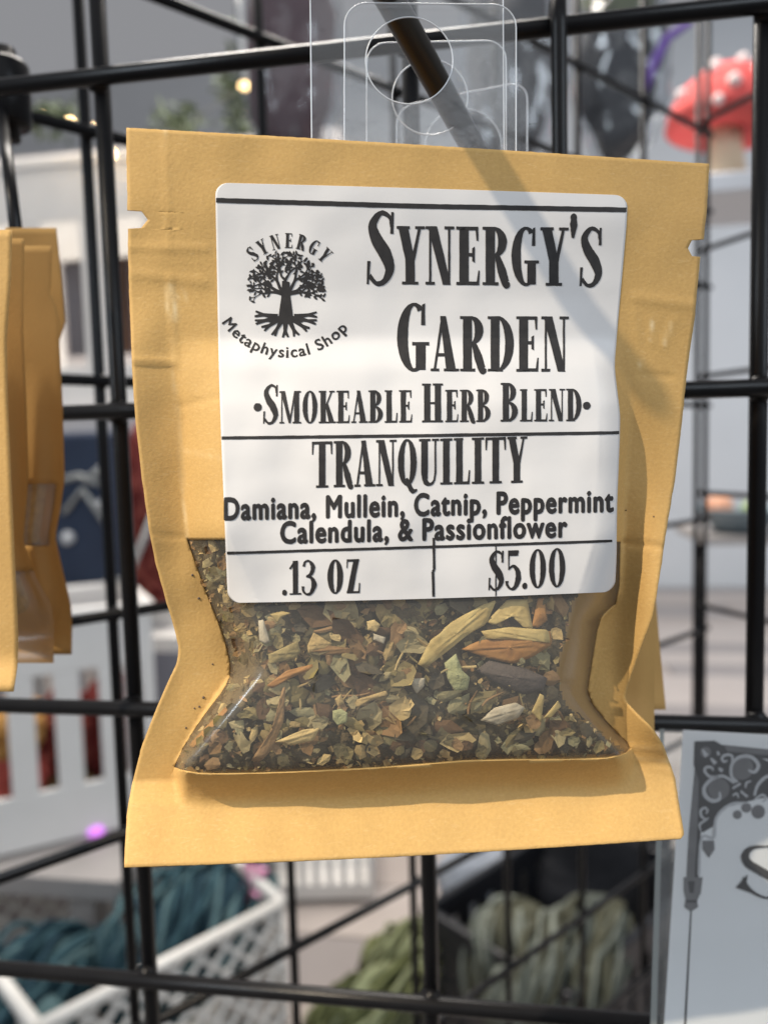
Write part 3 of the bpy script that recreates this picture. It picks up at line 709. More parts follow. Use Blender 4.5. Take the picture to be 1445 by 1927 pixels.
while cnt < 285:
    x, y = rh.uniform(345, 1180), rh.uniform(1015, 1450)
    if not inpoly(x, y, HB) or (440 < x < 1150 and y < 1105): continue
    if x > 780 and 1150 < y < 1310 and rh.random() < .75: continue
    if not (inpoly(x - 16, y, HB) and inpoly(x + 16, y, HB) and inpoly(x, y + 14, HB)): continue
    k = rh.random(); size = rh.choice((.0012, .0016, .0021, .0026, .0032)) * rh.uniform(.85, 1.25)
    if k >= .88 and (y < 1150 or y > 1380 or x < smt(XF, y) + 70): k = .5
    edge = x < smt(XF, y) + 40 or x > 1055 or y > 1400
    if edge: size = min(size, .0013)
    if edge and k < .9: place('leaf_flake', x, y, size, 1.15, rh.choice(m_herb), .10)
    elif k < .88: place('leaf_flake', x, y, size, .5 + size * 300 + rh.uniform(0, .6), rh.choice(m_herb), .5)
    elif k < .94: place('stem_piece', x, y, min(size, .002) * 1.4, .9 + rh.uniform(.2, .9), rh.choice([m_herb[2], m_herb[6], m_herb[3], m_herb[0], m_herb[9]]), .12)
    else: place('petal_shred', x, y, min(size, .002) * 1.3, .9 + rh.uniform(.2, .9), rh.choice([m_herb[3], m_herb[9], m_herb[6], m_herb[9], m_herb[2]]), .15)
    cnt += 1
# pieces large enough to be told apart
def hero(name, poly, m, below, ridges=0, curve=.4, axis=None):
    """outline in the window plane -> curved, ridged piece with thickness"""
    cx = sum(p[0] for p in poly) / len(poly); cy = sum(p[1] for p in poly) / len(poly); ol = resample(poly, 40)
    ax = axis or (poly[0][0] - poly[len(poly) // 2][0], poly[0][1] - poly[len(poly) // 2][1]); L = math.hypot(*ax); ax = (ax[0] / L, ax[1] / L)
    vs = []; fs = []; K = 5; h0 = hin(cx, cy, below)
    for k in range(K + 1):
        for x, y in ol:
            x2, y2 = cx + (x - cx) * k / K, cy + (y - cy) * k / K
            perp = -(x2 - cx) * ax[1] + (y2 - cy) * ax[0]
            h = max(hbase(x2, y2) + .2, min(hfront(x2, y2) - .45, h0 + (hfront(x2, y2) - hfront(cx, cy)) * .8)) - curve * (k / K) ** 2 + ridges * math.sin(perp * .75) + .15 * noise.noise(Vector((x2 * .06, y2 * .06, 0)))
            vs.append(ph(x2, y2, h))
    n = len(ol)
    for k in range(K):
        for i in range(n): fs.append((k * n + i, k * n + (i + 1) % n, (k + 1) * n + (i + 1) % n, (k + 1) * n + i))
    o = mesh(name, vs, fs, m, herb); o.modifiers.new("thickness", 'SOLIDIFY').thickness = .00012
    return o
hero("petal", [(786, 1250), (810, 1205), (850, 1170), (905, 1140), (935, 1128), (915, 1175), (880, 1195), (830, 1235), (800, 1258)], m_yel, .7, .10, .3)
hero("petal", [(868, 1222), (900, 1206), (960, 1198), (1035, 1188), (1040, 1212), (1000, 1238), (965, 1250), (915, 1238)], m_org, .9, .10, .3)
hero("petal", [(905, 1188), (960, 1180), (1032, 1186), (1036, 1210), (980, 1205), (915, 1203)], m_yel, .65, .08, .3)
hero("petal", [(915, 1170), (955, 1128), (992, 1128), (1003, 1185), (985, 1182), (968, 1150), (930, 1178)], m_yel, .8, .08, .3)
hero("petal", [(1012, 1125), (1024, 1125), (1030, 1168), (1012, 1182), (1000, 1180)], m_org, .9, .05, .3)
hero("bark_piece", [(895, 1262), (920, 1243), (985, 1256), (1030, 1276), (1022, 1300), (985, 1307), (940, 1290)], m_stick, .5, .05, 1.0)
hero("woolly_leaf", [(836, 1248), (858, 1230), (870, 1262), (884, 1275), (880, 1298), (858, 1305), (842, 1278)], m_woolly, .55, 0, .4)
hero("silvery_leaf", [(904, 1356), (930, 1332), (970, 1322), (988, 1332), (975, 1352), (935, 1366)], m_silver, .55, .06, .3)
hero("leaf_shard", [(1000, 1340), (1016, 1305), (1024, 1310), (1018, 1360)], m_yel, .6, 0, .2)
hero("leaf_shard", [(1022, 1352), (1050, 1318), (1056, 1330), (1036, 1352)], m_yel, .6, 0, .2)
hero("leaf_shard", [(766, 1278), (800, 1276), (798, 1292), (784, 1306)], m_silver, .6, 0, .2)
hero("leaf_shard", [(518, 1396), (570, 1374), (602, 1370), (590, 1394), (548, 1404)], m_herb[6], .6, .06, .2)
hero("leaf_shard", [(505, 1232), (560, 1206), (566, 1226), (556, 1240), (506, 1250)], m_herb[0], .6, .05, .2)
hero("leaf_shard", [(578, 1216), (590, 1190), (625, 1212), (612, 1222), (580, 1230)], m_herb[2], .6, .04, .2)
hero("stem_piece", [(472, 1432), (500, 1400), (522, 1350), (532, 1292), (538, 1292), (534, 1356), (512, 1412), (490, 1434)], m_herb[9], .6, .05, .3)
hero("stem_piece", [(502, 1290), (540, 1262), (588, 1250), (590, 1258), (548, 1276), (512, 1296)], m_org, .6, .06, .3)
hero("stem_piece", [(580, 1226), (610, 1214), (662, 1220), (664, 1230), (610, 1234)], m_herb[3], .6, .06, .3)
hero("leaf_shard", [(666, 1318), (706, 1306), (726, 1300), (730, 1308), (690, 1322), (672, 1332)], m_herb[2], .6, .04, .2)
hero("leaf_shard", [(690, 1170), (704, 1166), (716, 1176), (708, 1190), (692, 1186)], m_herb[6], .55, 0, .2)
hero("leaf_shard", [(702, 1192), (726, 1200), (722, 1212), (702, 1204)], m_silver, .55, 0, .2)
hero("leaf_shard", [(626, 1338), (642, 1334), (654, 1342), (652, 1360), (636, 1366), (626, 1354)], m_woolly, .55, 0, .2)
hero("leaf_shard", [(630, 1316), (642, 1306), (648, 1324), (636, 1330)], m_herb[2], .55, 0, .2)
hero("stem_piece", [(355, 1402), (385, 1370), (425, 1330), (432, 1334), (390, 1380), (362, 1408)], m_org, .5, .04, .2)
hero("leaf_shard", [(486, 1168), (496, 1166), (508, 1208), (500, 1212), (488, 1206)], m_silver, .55, 0, .2)
hero("leaf_shard", [(508, 1156), (530, 1150), (548, 1154), (530, 1162), (522, 1172)], m_yel, .55, 0, .2)
# fine crumbs: far too many to count
mb = MB(); cnt = 0
while cnt < 2300:
    x, y = rh.uniform(335, 1185), rh.uniform(1012, 1453)
    if not inpoly(x, y, HB) or (450 < x < 1145 and y < 1095): continue
    cnt += 1
    p = ph(x, y, hin(x, y, rh.uniform(1.7, 3.3))); M = orient(rh, .7); s = rh.choice((.0003, .0004, .0005, .0007, .0009)); n = rh.randint(4, 6); el = rh.uniform(.3, 1)
    vs = [p] + [p + M @ Vector((math.cos(6.28 * i / n) * s * rh.uniform(.6, 1.2), math.sin(6.28 * i / n) * s * el * rh.uniform(.6, 1.2), s * rh.uniform(-.3, .3))) for i in range(n)]
    mb.add(vs, [(0, 1 + i, 1 + (i + 1) % n) for i in range(n)], rh.randrange(len(m_herb)))
cr = mb.build("herb_crumbs", m_herb, herb, smooth=False); cr["kind"] = "stuff"
# dark specks stuck to the paper beside the window
mb = MB()
for x, y, r in ((383, 1313, 2.6), (375, 1330, 2), (366, 1333, 1.6), (374, 1126, 2.2), (362, 1082, 2.2), (350, 1370, 1.8), (400, 1250, 1.6), (1178, 960, 1.2), (1230, 972, 1.4)):
    mb.blob(ph(x, y, hfront(x, y) + .12), r * .000083, .3, nu=8, nv=6, seed=x)
mb.build("herb_specks", m_stick, herb)["kind"] = "stuff"

# ------------------------------------------------------------------ more pouches: two behind on the same hook, four on the next hook at the left
def simple_pouch(label, outline, plane_pt, nrm, bulge, group, m, tab=None, win=None):
    n = nrm.normalized()
    def sp(px, py, h):
        r = Vector(((px - CX) / FP, (CY - py) / FP, -1.0)); return c2w(r * ((plane_pt.dot(n) + h * .001) / r.dot(n)))
    top, bot, Lf, Rf = outline                           # y top, y bottom, left polyline, right polyline
    e = empty("kraft_pouch", sp((Lf[-1][1] + Rf[-1][1]) / 2, bot, 0), label, "pouch", group)
    NXp, NYp = 24, 60; vs = []; vb = []; fs = []
    for j in range(NYp + 1):
        t = j / NYp; y = top + (bot - top) * t; l, r = smt(Lf, y, 3), smt(Rf, y, 3)
        for i in range(NXp + 1):
            s = i / NXp; x = l + (r - l) * s
            b = bulge * sstep(.28, .6, t) * (1 - sstep(.84, .93, t)) * (sstep(.08, .3, s) * (1 - sstep(.7, .92, s)))
            hb = .5 * noise.noise(Vector((x * .01, y * .006, top))) + 3 * sstep(.92, 1.0, t)
            vs.append(sp(x, y, b + hb)); vb.append(sp(x, y, hb - .6))
    for j in range(NYp):
        for i in range(NXp): q = j * (NXp + 1) + i; fs.append((q, q + NXp + 1, q + NXp + 2, q + 1))
    inw = [f for f in fs if win and win[0] < (f[0] % (NXp + 1)) / NXp < win[1] and win[2] < (f[0] // (NXp + 1)) / NYp < win[3]]
    ins = set(inw)
    o = mesh("front_panel", vs, [f for f in fs if f not in ins], m, e); o.modifiers.new("thickness", 'SOLIDIFY').thickness = .00022
    mesh("back_panel", vb, fs, m, e)
    if inw:
        mesh("window_film", vs, inw, m_film, e); c = sp((Lf[0][1] + Rf[0][1]) / 2, 0, 0)
        hv = [v - (R3 @ n) * .0022 for v in vs]; mesh("herb_filling", hv, inw, m_herb[2], e)
    if tab: hang_tab(e, tab[0], tab[1], lambda x, y: sp(x, y, -.9), er=.00013)
    return e
N2 = Vector((.16, -.10, .98)); N3 = Vector((.13, -.08, .98))
def camp(px, py, d): return Vector(((px - CX) / FP * d, (CY - py) / FP * d, -d))
g2n = "kraft pouches queued behind the front pouch"
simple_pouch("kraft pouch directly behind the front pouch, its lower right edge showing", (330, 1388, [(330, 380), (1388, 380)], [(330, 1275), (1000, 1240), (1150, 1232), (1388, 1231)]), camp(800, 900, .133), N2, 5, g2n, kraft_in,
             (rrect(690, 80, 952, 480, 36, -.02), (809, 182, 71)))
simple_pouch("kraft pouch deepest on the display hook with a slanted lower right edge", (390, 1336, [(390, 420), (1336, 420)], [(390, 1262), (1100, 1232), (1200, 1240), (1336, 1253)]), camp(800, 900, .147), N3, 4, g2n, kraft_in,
             (rrect(746, 200, 992, 520, 34, -.20), (872, 275, 72)))
gl_n = "kraft pouches on the neighbouring hook"
NL = Vector((.10, -.06, .99))
simple_pouch("pale lit kraft pouch foremost on the neighbouring hook", (432, 1302, [(432, -190), (1302, -200)], [(432, 22), (520, 20), (640, 12), (760, 14), (1000, 25), (1200, 34), (1250, 33), (1302, 25)]), camp(0, 900, .128), NL, 0, gl_n, kraft)
NL2 = Vector((.50, -.16, .85))
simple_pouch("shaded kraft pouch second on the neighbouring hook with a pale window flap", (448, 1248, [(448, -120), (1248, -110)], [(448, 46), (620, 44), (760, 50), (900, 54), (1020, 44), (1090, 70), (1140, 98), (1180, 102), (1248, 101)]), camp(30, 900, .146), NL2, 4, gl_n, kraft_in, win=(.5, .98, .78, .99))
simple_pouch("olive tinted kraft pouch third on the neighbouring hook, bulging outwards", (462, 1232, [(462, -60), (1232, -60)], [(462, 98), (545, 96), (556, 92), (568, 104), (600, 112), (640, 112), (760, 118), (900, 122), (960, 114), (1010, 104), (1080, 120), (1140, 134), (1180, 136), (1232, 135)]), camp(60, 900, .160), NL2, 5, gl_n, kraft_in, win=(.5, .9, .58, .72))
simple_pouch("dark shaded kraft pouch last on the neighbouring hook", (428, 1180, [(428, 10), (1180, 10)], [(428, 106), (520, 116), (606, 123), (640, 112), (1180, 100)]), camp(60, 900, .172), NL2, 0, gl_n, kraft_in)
hk2 = empty("display_hook", W(14, 200, .20), "thin black display hook slanting down to the neighbouring pouches", "hook")
mb = MB(); mb.tube([W(2, 205, .20), W(14, 300, .185), W(33, 458, .165)], .0014, 12); mb.build("rod", m_black, hk2)

# ------------------------------------------------------------------ acrylic sign holder with a printed card
sd = .152; SN = Vector((.02, .0, 1.0)).normalized(); SQ = camp(1380, 1650, sd)
def ss(px, py, h=0):
    r = Vector(((px - CX) / FP, (CY - py) / FP, -1.0)); return c2w(r * ((SQ.dot(SN) + h * .001) / r.dot(SN)))
m_card = mat("sign_card", (.80, .80, .82, 1), .5, (.83, .83, .85, 1), 50)
m_acryl = clearmat("acrylic_sheet", (.93, .95, .95, 1), .04, .05, (.7, .75, .78, 1), 1.5)
m_acedge = clearmat("acrylic_edge", (.55, .6, .6, 1), .2, .35, (.6, .63, .62, 1), 1.5)
m_g1 = mat("print_dark_grey", C(66, 64, 66), .6, C(50, 48, 50), 200); m_g2 = mat("print_mid_grey", C(122, 120, 122), .6, C(100, 98, 100), 200); m_g3 = mat("print_light_grey", C(196, 196, 200), .6, C(180, 180, 184), 200); m_s = mat("print_black", (.02, .017, .017, 1), .6, (.03, .026, .026, 1), 200)
sign = empty("sign_holder", ss(1400, 2300, 0), "clear acrylic sign holder with ornate grey bordered card, lower right of the grid", "sign holder")
cardp = [(1285, 1374), (1800, 1402), (1790, 2290), (1226, 2290)]
card = mesh("card", [ss(x, y, 0) for x, y in cardp] + [ss(x, y, -.3) for x, y in cardp], [(3, 2, 1, 0), (4, 5, 6, 7), (0, 1, 5, 4), (1, 2, 6, 5), (2, 3, 7, 6), (3, 0, 4, 7)], m_card, sign, smooth=False)
acp = [(1241, 1372), (1830, 1402), (1820, 2300), (1212, 2300)]
for h0, nm in ((.5, "front_sheet"), (-.9, "back_sheet")):
    mesh(nm, [ss(x, y, h0) for x, y in acp], [(3, 2, 1, 0)], m_acryl, sign, smooth=False)
mesh("edge_strip", [ss(x, y, h) for h in (.6, -1.6) for x, y in ((1241, 1372), (1250, 1372), (1226, 2300), (1212, 2300))], [(0, 1, 2, 3), (4, 7, 6, 5), (0, 3, 7, 4), (1, 5, 6, 2), (0, 4, 5, 1), (3, 2, 6, 7)], m_acedge, sign, smooth=False)
def sprint(name, polys, m, h): return project_print(name, polys, card, m=m, surf=lambda x, y: ss(x, y, h), cell=400, jit=.6)
K = .1869                                                  # traced in an enlarged view: 1097 px across 205
T = lambda x, y: (1240 + x * K, 1360 + y * K)
def TP(pts): return [T(*p) for p in pts]
def TS(pts, ws, n=7): return stroke(TP(pts), [q * K for q in ws], n)
sprint("border_bar", [TP([(362, 430), (440, 430), (420, 1140), (390, 1560), (275, 1560), (300, 1100)])], m_g2, .05)
sprint("border_bar", [TP([(640, 225), (1400, 300), (1400, 380), (600, 310)])], m_g2, .05)
sprint("border_shade", [TP([(405, 430), (445, 430), (430, 900), (400, 1560), (360, 1560), (390, 1000)])], m_g1, .08)
sprint("border_shade", [TP([(640, 285), (1400, 360), (1400, 395), (640, 330)])], m_g1, .08)
sprint("corner_scrollwork", [TP([(360, 190), (560, 185), (660, 240), (700, 320), (950, 330), (1100, 390), (1400, 420), (1400, 760), (1050, 760)]), TP([(360, 190), (1050, 760), (850, 810), (700, 850), (600, 930), (540, 1050), (440, 1110), (400, 1060), (440, 700), (350, 430)])], m_g1, .10)
sprint("corner_scrollwork", disc(*T(830, 460), 120 * K, 20) + disc(*T(600, 670), 110 * K, 20) + disc(*T(470, 300), 55 * K) + disc(*T(1250, 520), 110 * K, 20), m_g2, .12)
LS = []
LS += TS([(790, 600), (730, 540), (735, 420), (820, 345), (930, 350), (1000, 430), (960, 500), (900, 480)], [26, 30, 32, 34, 36, 38, 30, 18])
LS += TS([(760, 610), (640, 540), (520, 580), (455, 660), (470, 740), (540, 790), (610, 770), (610, 700)], [26, 30, 34, 38, 44, 40, 32, 18])
LS += TS([(735, 400), (735, 340), (680, 325), (635, 355), (650, 395), (690, 385)], [22, 26, 26, 26, 24, 12])
LS += TS([(600, 545), (510, 545), (460, 490), (480, 450), (530, 455), (545, 490)], [22, 26, 28, 28, 24, 12])
LS += TS([(480, 980), (430, 950), (420, 890), (460, 860), (490, 890), (470, 920)], [18, 24, 26, 24, 20, 12])
LS += TS([(420, 1090), (410, 1030), (460, 990), (500, 960)], [14, 24, 22, 14])
LS += TS([(860, 810), (740, 820), (640, 880), (570, 980), (550, 1160), (430, 1165), (400, 1540)], [22, 26, 28, 28, 30, 24, 26])
LS += TS([(960, 740), (990, 640), (1060, 560), (1160, 520)], [22, 30, 34, 26]) + TS([(870, 660), (880, 610), (930, 590)], [16, 22, 14]) + TS([(740, 740), (780, 715), (800, 760)], [16, 20, 12])
LS += TS([(740, 665), (820, 615)], [20, 24]) + TS([(820, 690), (890, 750)], [20, 26]) + TS([(960, 780), (1040, 730), (1080, 770), (1040, 800)], [18, 24, 22, 12])
LS += TS([(435, 270), (480, 340)], [14, 50]) + TS([(520, 360), (570, 415)], [20, 44]) + TS([(590, 290), (600, 330)], [16, 30]) + TS([(600, 460), (640, 490)], [24, 40])
sprint("scroll_highlight", LS, m_g3, .15)
sprint("border_finial", [TP([(440, 1190), (555, 1190), (560, 1280), (500, 1370), (440, 1280)])] + disc(*T(790, 930), 45 * K) + disc(*T(1000, 900), 70 * K) + disc(*T(880, 860), 50 * K), m_g2, .10)
sprint("border_finial", [TP([(250, 1560), (440, 1560), (420, 1720), (380, 1800), (395, 1860), (320, 1910), (255, 1860), (270, 1780), (250, 1700)])], m_g2, .12)
sprint("border_finial", [TP([(290, 1600), (360, 1600), (350, 1720), (310, 1720)]), TP([(270, 1790), (390, 1790), (380, 1815), (280, 1815)])], m_g1, .15)
sprint("thin_border_line", [[(1299, 1715), (1302, 1715), (1290, 1950), (1286, 1950)], [(1286, 1950), (1290, 1950), (1275, 2200), (1270, 2200)]], m_g1, .06)
sprint("card_lettering", TS([(1270, 1300), (1180, 1260), (1050, 1252), (930, 1270), (870, 1340), (900, 1420), (1010, 1490), (1130, 1560), (1230, 1640), (1200, 1730), (1090, 1770), (960, 1720), (880, 1640), (850, 1560)], [12, 14, 20, 46, 76, 84, 84, 84, 80, 66, 22, 30, 36, 12], 9) + [TP([(775, 1665), (895, 1530), (880, 1640), (930, 1720)])], m_s, .18)

# ------------------------------------------------------------------ the shop behind, out of focus
def onZ(px, py, z):
    d = R3 @ Vector(((px - CX) / FP, (CY - py) / FP, -1)); return CAM + d * ((z - CAM_Z) / d.z)
def onY(px, py, Y):
    d = R3 @ Vector(((px - CX) / FP, (CY - py) / FP, -1)); return CAM + d * (Y / d.y)
WY = 5.2
m_wall = mat("painted_wall", (.50, .51, .52, 1), .85, (.53, .54, .55, 1), 3, bump=.1, bscale=60, bdist=.002)
mb = MB(); mb.box((0, WY + .05, 1.8), (14, .1, 3.6)); tag(mb.build("wall", m_wall, smooth=False), "plain grey painted shop wall", None, None, "structure")
m_under = mat("subfloor", (.12, .11, .10, 1), .9)
fl = tag(mesh("floor", [(-7, -1.5, -.012), (7, -1.5, -.012), (7, WY, -.012), (-7, WY, -.012)], [(0, 1, 2, 3)], m_under, None, False, (0, 0, -.012)), "grey-beige wooden plank floor", None, None, "structure")
m_pl = [mat("floor_plank_%d" % i, c, .45, c2, 6, .8, spec=.4) for i, (c, c2) in enumerate((((.34, .29, .265, 1), (.40, .35, .32, 1)), ((.40, .35, .325, 1), (.46, .41, .38, 1)), ((.25, .225, .22, 1), (.31, .28, .27, 1))))]
pm = []
for m in m_pl:
    b2 = bmesh.new(); bmesh.ops.create_cube(b2, size=1); 
    for v in b2.verts: v.co = Vector((v.co.x * 1.795, v.co.y * .176, v.co.z * .02))
    bmesh.ops.bevel(b2, geom=b2.edges[:], offset=.002, segments=1, affect='EDGES'); me = bpy.data.meshes.new("plank"); b2.to_mesh(me); b2.free(); me.materials.append(m); pm.append(me)
rb = random.Random(5)
for r in range(26):
    for k in range(6):
        x = -5.0 + k * 1.8 + (r % 3) * .6; y = .75 + r * .18
        if y > WY - .1: continue
        o = bpy.data.objects.new("plank", rb.choice(pm)); sc.collection.objects.link(o); o.parent = fl; o.location = (x, y, .003)
def simple(name, mb, m, label, cat, group=None, smooth=True): return tag(mb.build(name, m, smooth=smooth), label, cat, group)

# yarn: a core wrapped in strands
def yarn(name, label, c, r, cols, seed, strands=70, th=.006, group=None, amp=.18, rot=None):
    rr = random.Random(seed); e = empty(name, Vector(c) - Vector((0, 0, r[2])), label, "yarn", group)
    mb = MB(); mb.blob(c, r, amp, 2.2, 32, 20, seed, rot=rot); mb.build("core", cols[0], e)
    mb = MB()
    for i in range(strands):
        a1 = Vector((rr.gauss(0, 1), rr.gauss(0, 1), rr.gauss(0, 1))).normalized(); a2 = a1.orthogonal().normalized(); a3 = a1.cross(a2); pts = []; sh = rr.uniform(-.5, .5)
        for k in range(20):
            t = 2 * math.pi * k / 20; d = (a2 * math.cos(t) + a3 * math.sin(t)) * math.sqrt(1 - sh * sh) + a1 * sh
            q = 1.03 + amp * noise.noise(d * 2.2 + Vector((seed, seed * 2, 0))) + amp * .5 * noise.noise(d * 2.2 * 2.7 + Vector((seed, 0, 5))) + rr.uniform(0, .02)
            v = Vector((d.x * r[0], d.y * r[1], d.z * r[2])) * q; pts.append(Vector(c) + (rot @ v if rot else v))
        mb.tube(pts, th, 5, closed=True, k=rr.randrange(len(cols)))
    o = mb.build("strands", cols, e); o["kind"] = "stuff"
    return e
def hank(label, path, rad, cols, seed, n=80, th=.0042, cat="yarn"):
    """a twisted hank: many loose strands running along a bent axis"""
    rr = random.Random(seed); path = [Vector(p) for p in path]; lo = min(p.z for p in path) - rad
    e = empty("yarn_hank", Vector((path[1].x, path[1].y, lo)), label, cat)
    def ax(t):
        a, b, c = path; return a * (1 - t) ** 2 + (b * 4 - a - c) * .5 * 2 * t * (1 - t) + c * t * t
    d = (path[2] - path[0]).normalized(); u = d.cross(Vector((0, 0, 1))).normalized(); v = u.cross(d)
    for k in range(n):
        ang = rr.uniform(0, 6.28); rr0 = rad * math.sqrt(rr.uniform(.15, 1)); tw = rr.uniform(1.2, 2.6); ph0 = rr.uniform(0, 6); pts = []; rs = []
        for i in range(17):
            t = -.06 + 1.12 * i / 16; fat = math.sin(math.pi * min(1, max(0, .08 + .84 * t))) ** .5
            a = ang + tw * t + .25 * math.sin(5 * t + ph0); r_ = rr0 * fat * (1 + .12 * math.sin(9 * t + ph0))
            pts.append(ax(t) + u * math.cos(a) * r_ + v * math.sin(a) * r_); rs.append(th * rr.uniform(.85, 1.25))
        mb = MB(); mb.tube(pts, rs, 6); mb.build("strand", rr.choice(cols), e)
    mb = MB(); mb.tube([ax(i / 8) for i in range(9)], [rad * .75 * math.sin(math.pi * (.12 + .76 * i / 8)) for i in range(9)], 12); mb.build("core", cols[0], e)
    return e
def ymat(name, c, k=.5): return mat(name, c, .95, tuple(q * k for q in c[:3]) + (1,), 60, .8, spec=.1, bump=.5, bscale=300, bdist=.002)
teal = [ymat("teal_yarn_%d" % i, c) for i, c in enumerate(((.025, .055, .075, 1), (.045, .095, .115, 1), (.10, .17, .185, 1)))]
sage = [ymat("sage_yarn_%d" % i, c) for i, c in enumerate(((.15, .165, .14, 1), (.24, .26, .22, 1), (.10, .10, .07, 1)))]
redy = [ymat("red_yarn_%d" % i, c) for i, c in enumerate(((.20, .045, .04, 1), (.32, .09, .07, 1), (.12, .02, .02, 1)))]
oran = [ymat("orange_yarn_%d" % i, c) for i, c in enumerate(((.48, .24, .07, 1), (.55, .33, .12, 1)))]
cora = [ymat("coral_yarn_%d" % i, c) for i, c in enumerate(((.50, .12, .10, 1), (.42, .09, .08, 1)))]
brow = [ymat("brown_yarn_%d" % i, c) for i, c in enumerate(((.12, .07, .03, 1), (.2, .13, .06, 1)))]
moss = [ymat("moss_yarn_%d" % i, c) for i, c in enumerate(((.20, .22, .10, 1), (.30, .33, .19, 1), (.08, .09, .04, 1)))]
m_white = mat("white_plastic", (.74, .72, .69, 1), .45, (.78, .76, .73, 1), 20)
m_wire = mat("white_coated_wire", (.62, .60, .56, 1), .5, (.68, .66, .62, 1), 30)
m_bplas = mat("black_plastic", (.006, .007, .010, 1), .35, (.010, .011, .014, 1), 30, spec=.5)

# -- diamond mesh basket with teal yarn (floor, left)
ZR = .30; q4 = [onZ(70, 1937, ZR), onZ(530, 1700, ZR), onZ(330, 1520, ZR), onZ(-150, 1640, ZR)]
cen = sum(q4, Vector()) / 4
bk = empty("mesh_basket", Vector((cen.x, cen.y, .02)), "white diamond mesh wire basket of teal yarn, on the floor", "basket")
for i in range(4):
    a, b = q4[i], q4[(i + 1) % 4]; mb = MB(); mb.tube([a, b], .009, 10); mb.build("rim_rod", m_wire, bk)
    mb = MB(); mb.tube([a, Vector((a.x, a.y, .02))], .004, 8); mb.build("corner_rod", m_wire, bk)
    L = (b - a).length; n = max(4, int(L / .036)); H = ZR - .02; dv = (b - a) / n; st = 7
    for k in range(-st, n + 1):
        for sg in (1, -1):
            pts = []
            for s in range(st + 1):
                j = k + s if sg == 1 else k + st - s
                if 0 <= j <= n: pts.append(a + dv * j - Vector((0, 0, H * s / st)))
            if len(pts) > 1: mb = MB(); mb.tube(pts, .0040, 5); mb.build("mesh_wire", m_wire, bk)
mb = MB(); inset = [cen + (q - cen) * .98 for q in q4]
mesh("basket_floor", [Vector((q.x, q.y, .03)) for q in inset], [(0, 1, 2, 3)], m_wire, bk, False)
e1 = (q4[1] - q4[0]).normalized(); rotb = Matrix((e1, Vector((0, 0, 1)).cross(e1), Vector((0, 0, 1)))).transposed()
e1.z = 0
hank("big dark teal yarn hank lying the length of the mesh basket", [onZ(200, 1860, .22), onZ(330, 1765, .25), onZ(480, 1660, .24)], .095, teal, 3)
hank("lighter teal yarn hank at the near end of the mesh basket", [onZ(-60, 1890, .22), onZ(60, 1850, .25), onZ(190, 1800, .22)], .07, teal[1:] + teal[:1], 8)
hank("frayed teal yarn hank in the mesh basket's near corner", [onZ(-90, 1960, .2), onZ(20, 1950, .24), onZ(130, 1900, .2)], .06, teal[2:] + teal[:2], 9)
# -- slotted white basket with coloured yarn (left, on a low bench)
def slot_basket(name, label, A, B, ztop, zbot, depth, nslot, mt, slotfrac=.45, rows=1, zs0=.25, zs1=.75, group=None, th=.006, taper=0):
    """box basket whose front runs A->B; walls are bands and slats round real openings"""
    A = Vector((A.x, A.y, 0)); B = Vector((B.x, B.y, 0)); d = (B - A); L = d.length; d.normalize(); nr = Vector((-d.y, d.x, 0))
    if nr.y < 0: nr = -nr
    e = empty(name, (A + B) / 2 + nr * depth / 2 + Vector((0, 0, zbot)), label, "basket", group)
    H = ztop - zbot; rot = Matrix((d, nr, Vector((0, 0, 1)))).transposed()
    sides = [((A + B) / 2, d, L), ((A + B) / 2 + nr * depth, d, L), (A + nr * depth / 2, nr, depth), (B + nr * depth / 2, nr, depth)]
    for ci, (c, dr, ln) in enumerate(sides):
        rot = Matrix((dr, Vector((-dr.y, dr.x, 0)), Vector((0, 0, 1)))).transposed()
        def bx(nm, u0, u1, z0, z1, t=th):
            mb = MB(); mb.box(c + dr * ((u0 + u1) / 2) + Vector((0, 0, (z0 + z1) / 2)), (u1 - u0, t, z1 - z0), rot); o = mb.build(nm, mt, e, smooth=False)
            bv = o.modifiers.new("round", 'BEVEL'); bv.width = min(t, u1 - u0, z1 - z0) * .3; bv.segments = 2
        bx("rim", -ln / 2 - .006, ln / 2 + .006, ztop - .02, ztop + .004, th * 2.4)
        bands = [(zbot, zbot + H * zs0)]
        hs = (zs1 - zs0) * H / rows
        for r in range(rows):
            z0 = zbot + H * zs0 + hs * r + (hs * .12 if r else 0); z1 = zbot + H * zs0 + hs * (r + 1)
            n = max(2, int(nslot * ln / L)); pw = ln / n
            for k in range(n + 1):
                u = -ln / 2 + pw * k; w2 = pw * (1 - slotfrac) / 2
                bx("slat", max(-ln / 2, u - w2), min(ln / 2, u + w2), z0, z1)
            if r: bx("band", -ln / 2, ln / 2, z0 - hs * .12, z0, th * 1.02)
        bx("band", -ln / 2, ln / 2, zbot, zbot + H * zs0, th * 1.04)
        bx("band", -ln / 2, ln / 2, zbot + H * zs1, ztop - .02, th * 1.04)
    mb = MB(); mb.box((A + B) / 2 + nr * depth / 2 + Vector((0, 0, zbot + .004)), (L - .004, depth - .004, .006), Matrix((d, nr, Vector((0, 0, 1)))).transposed()); mb.build("basket_floor", mt, e, smooth=False)
    return e, nr, d
Yb = 1.05
pA, pB = onY(-130, 1640, Yb * .93), onY(300, 1500, Yb * 1.12)
zb = onY(20, 1600, Yb).z; zt = onY(120, 1165, Yb).z
slot_basket("slotted_basket", "white plastic basket with tall slots showing red and orange yarn", pA, pB, zt, zb, .24, 5, m_white, .42, 1, .24, .74)
def at(px, py, Y): return onY(px, py, Y)
yarn("yarn_ball", "orange yarn ball in the slotted white basket", at(30, 1370, 1.13), (.05, .05, .05), oran, 21, 40, .004)
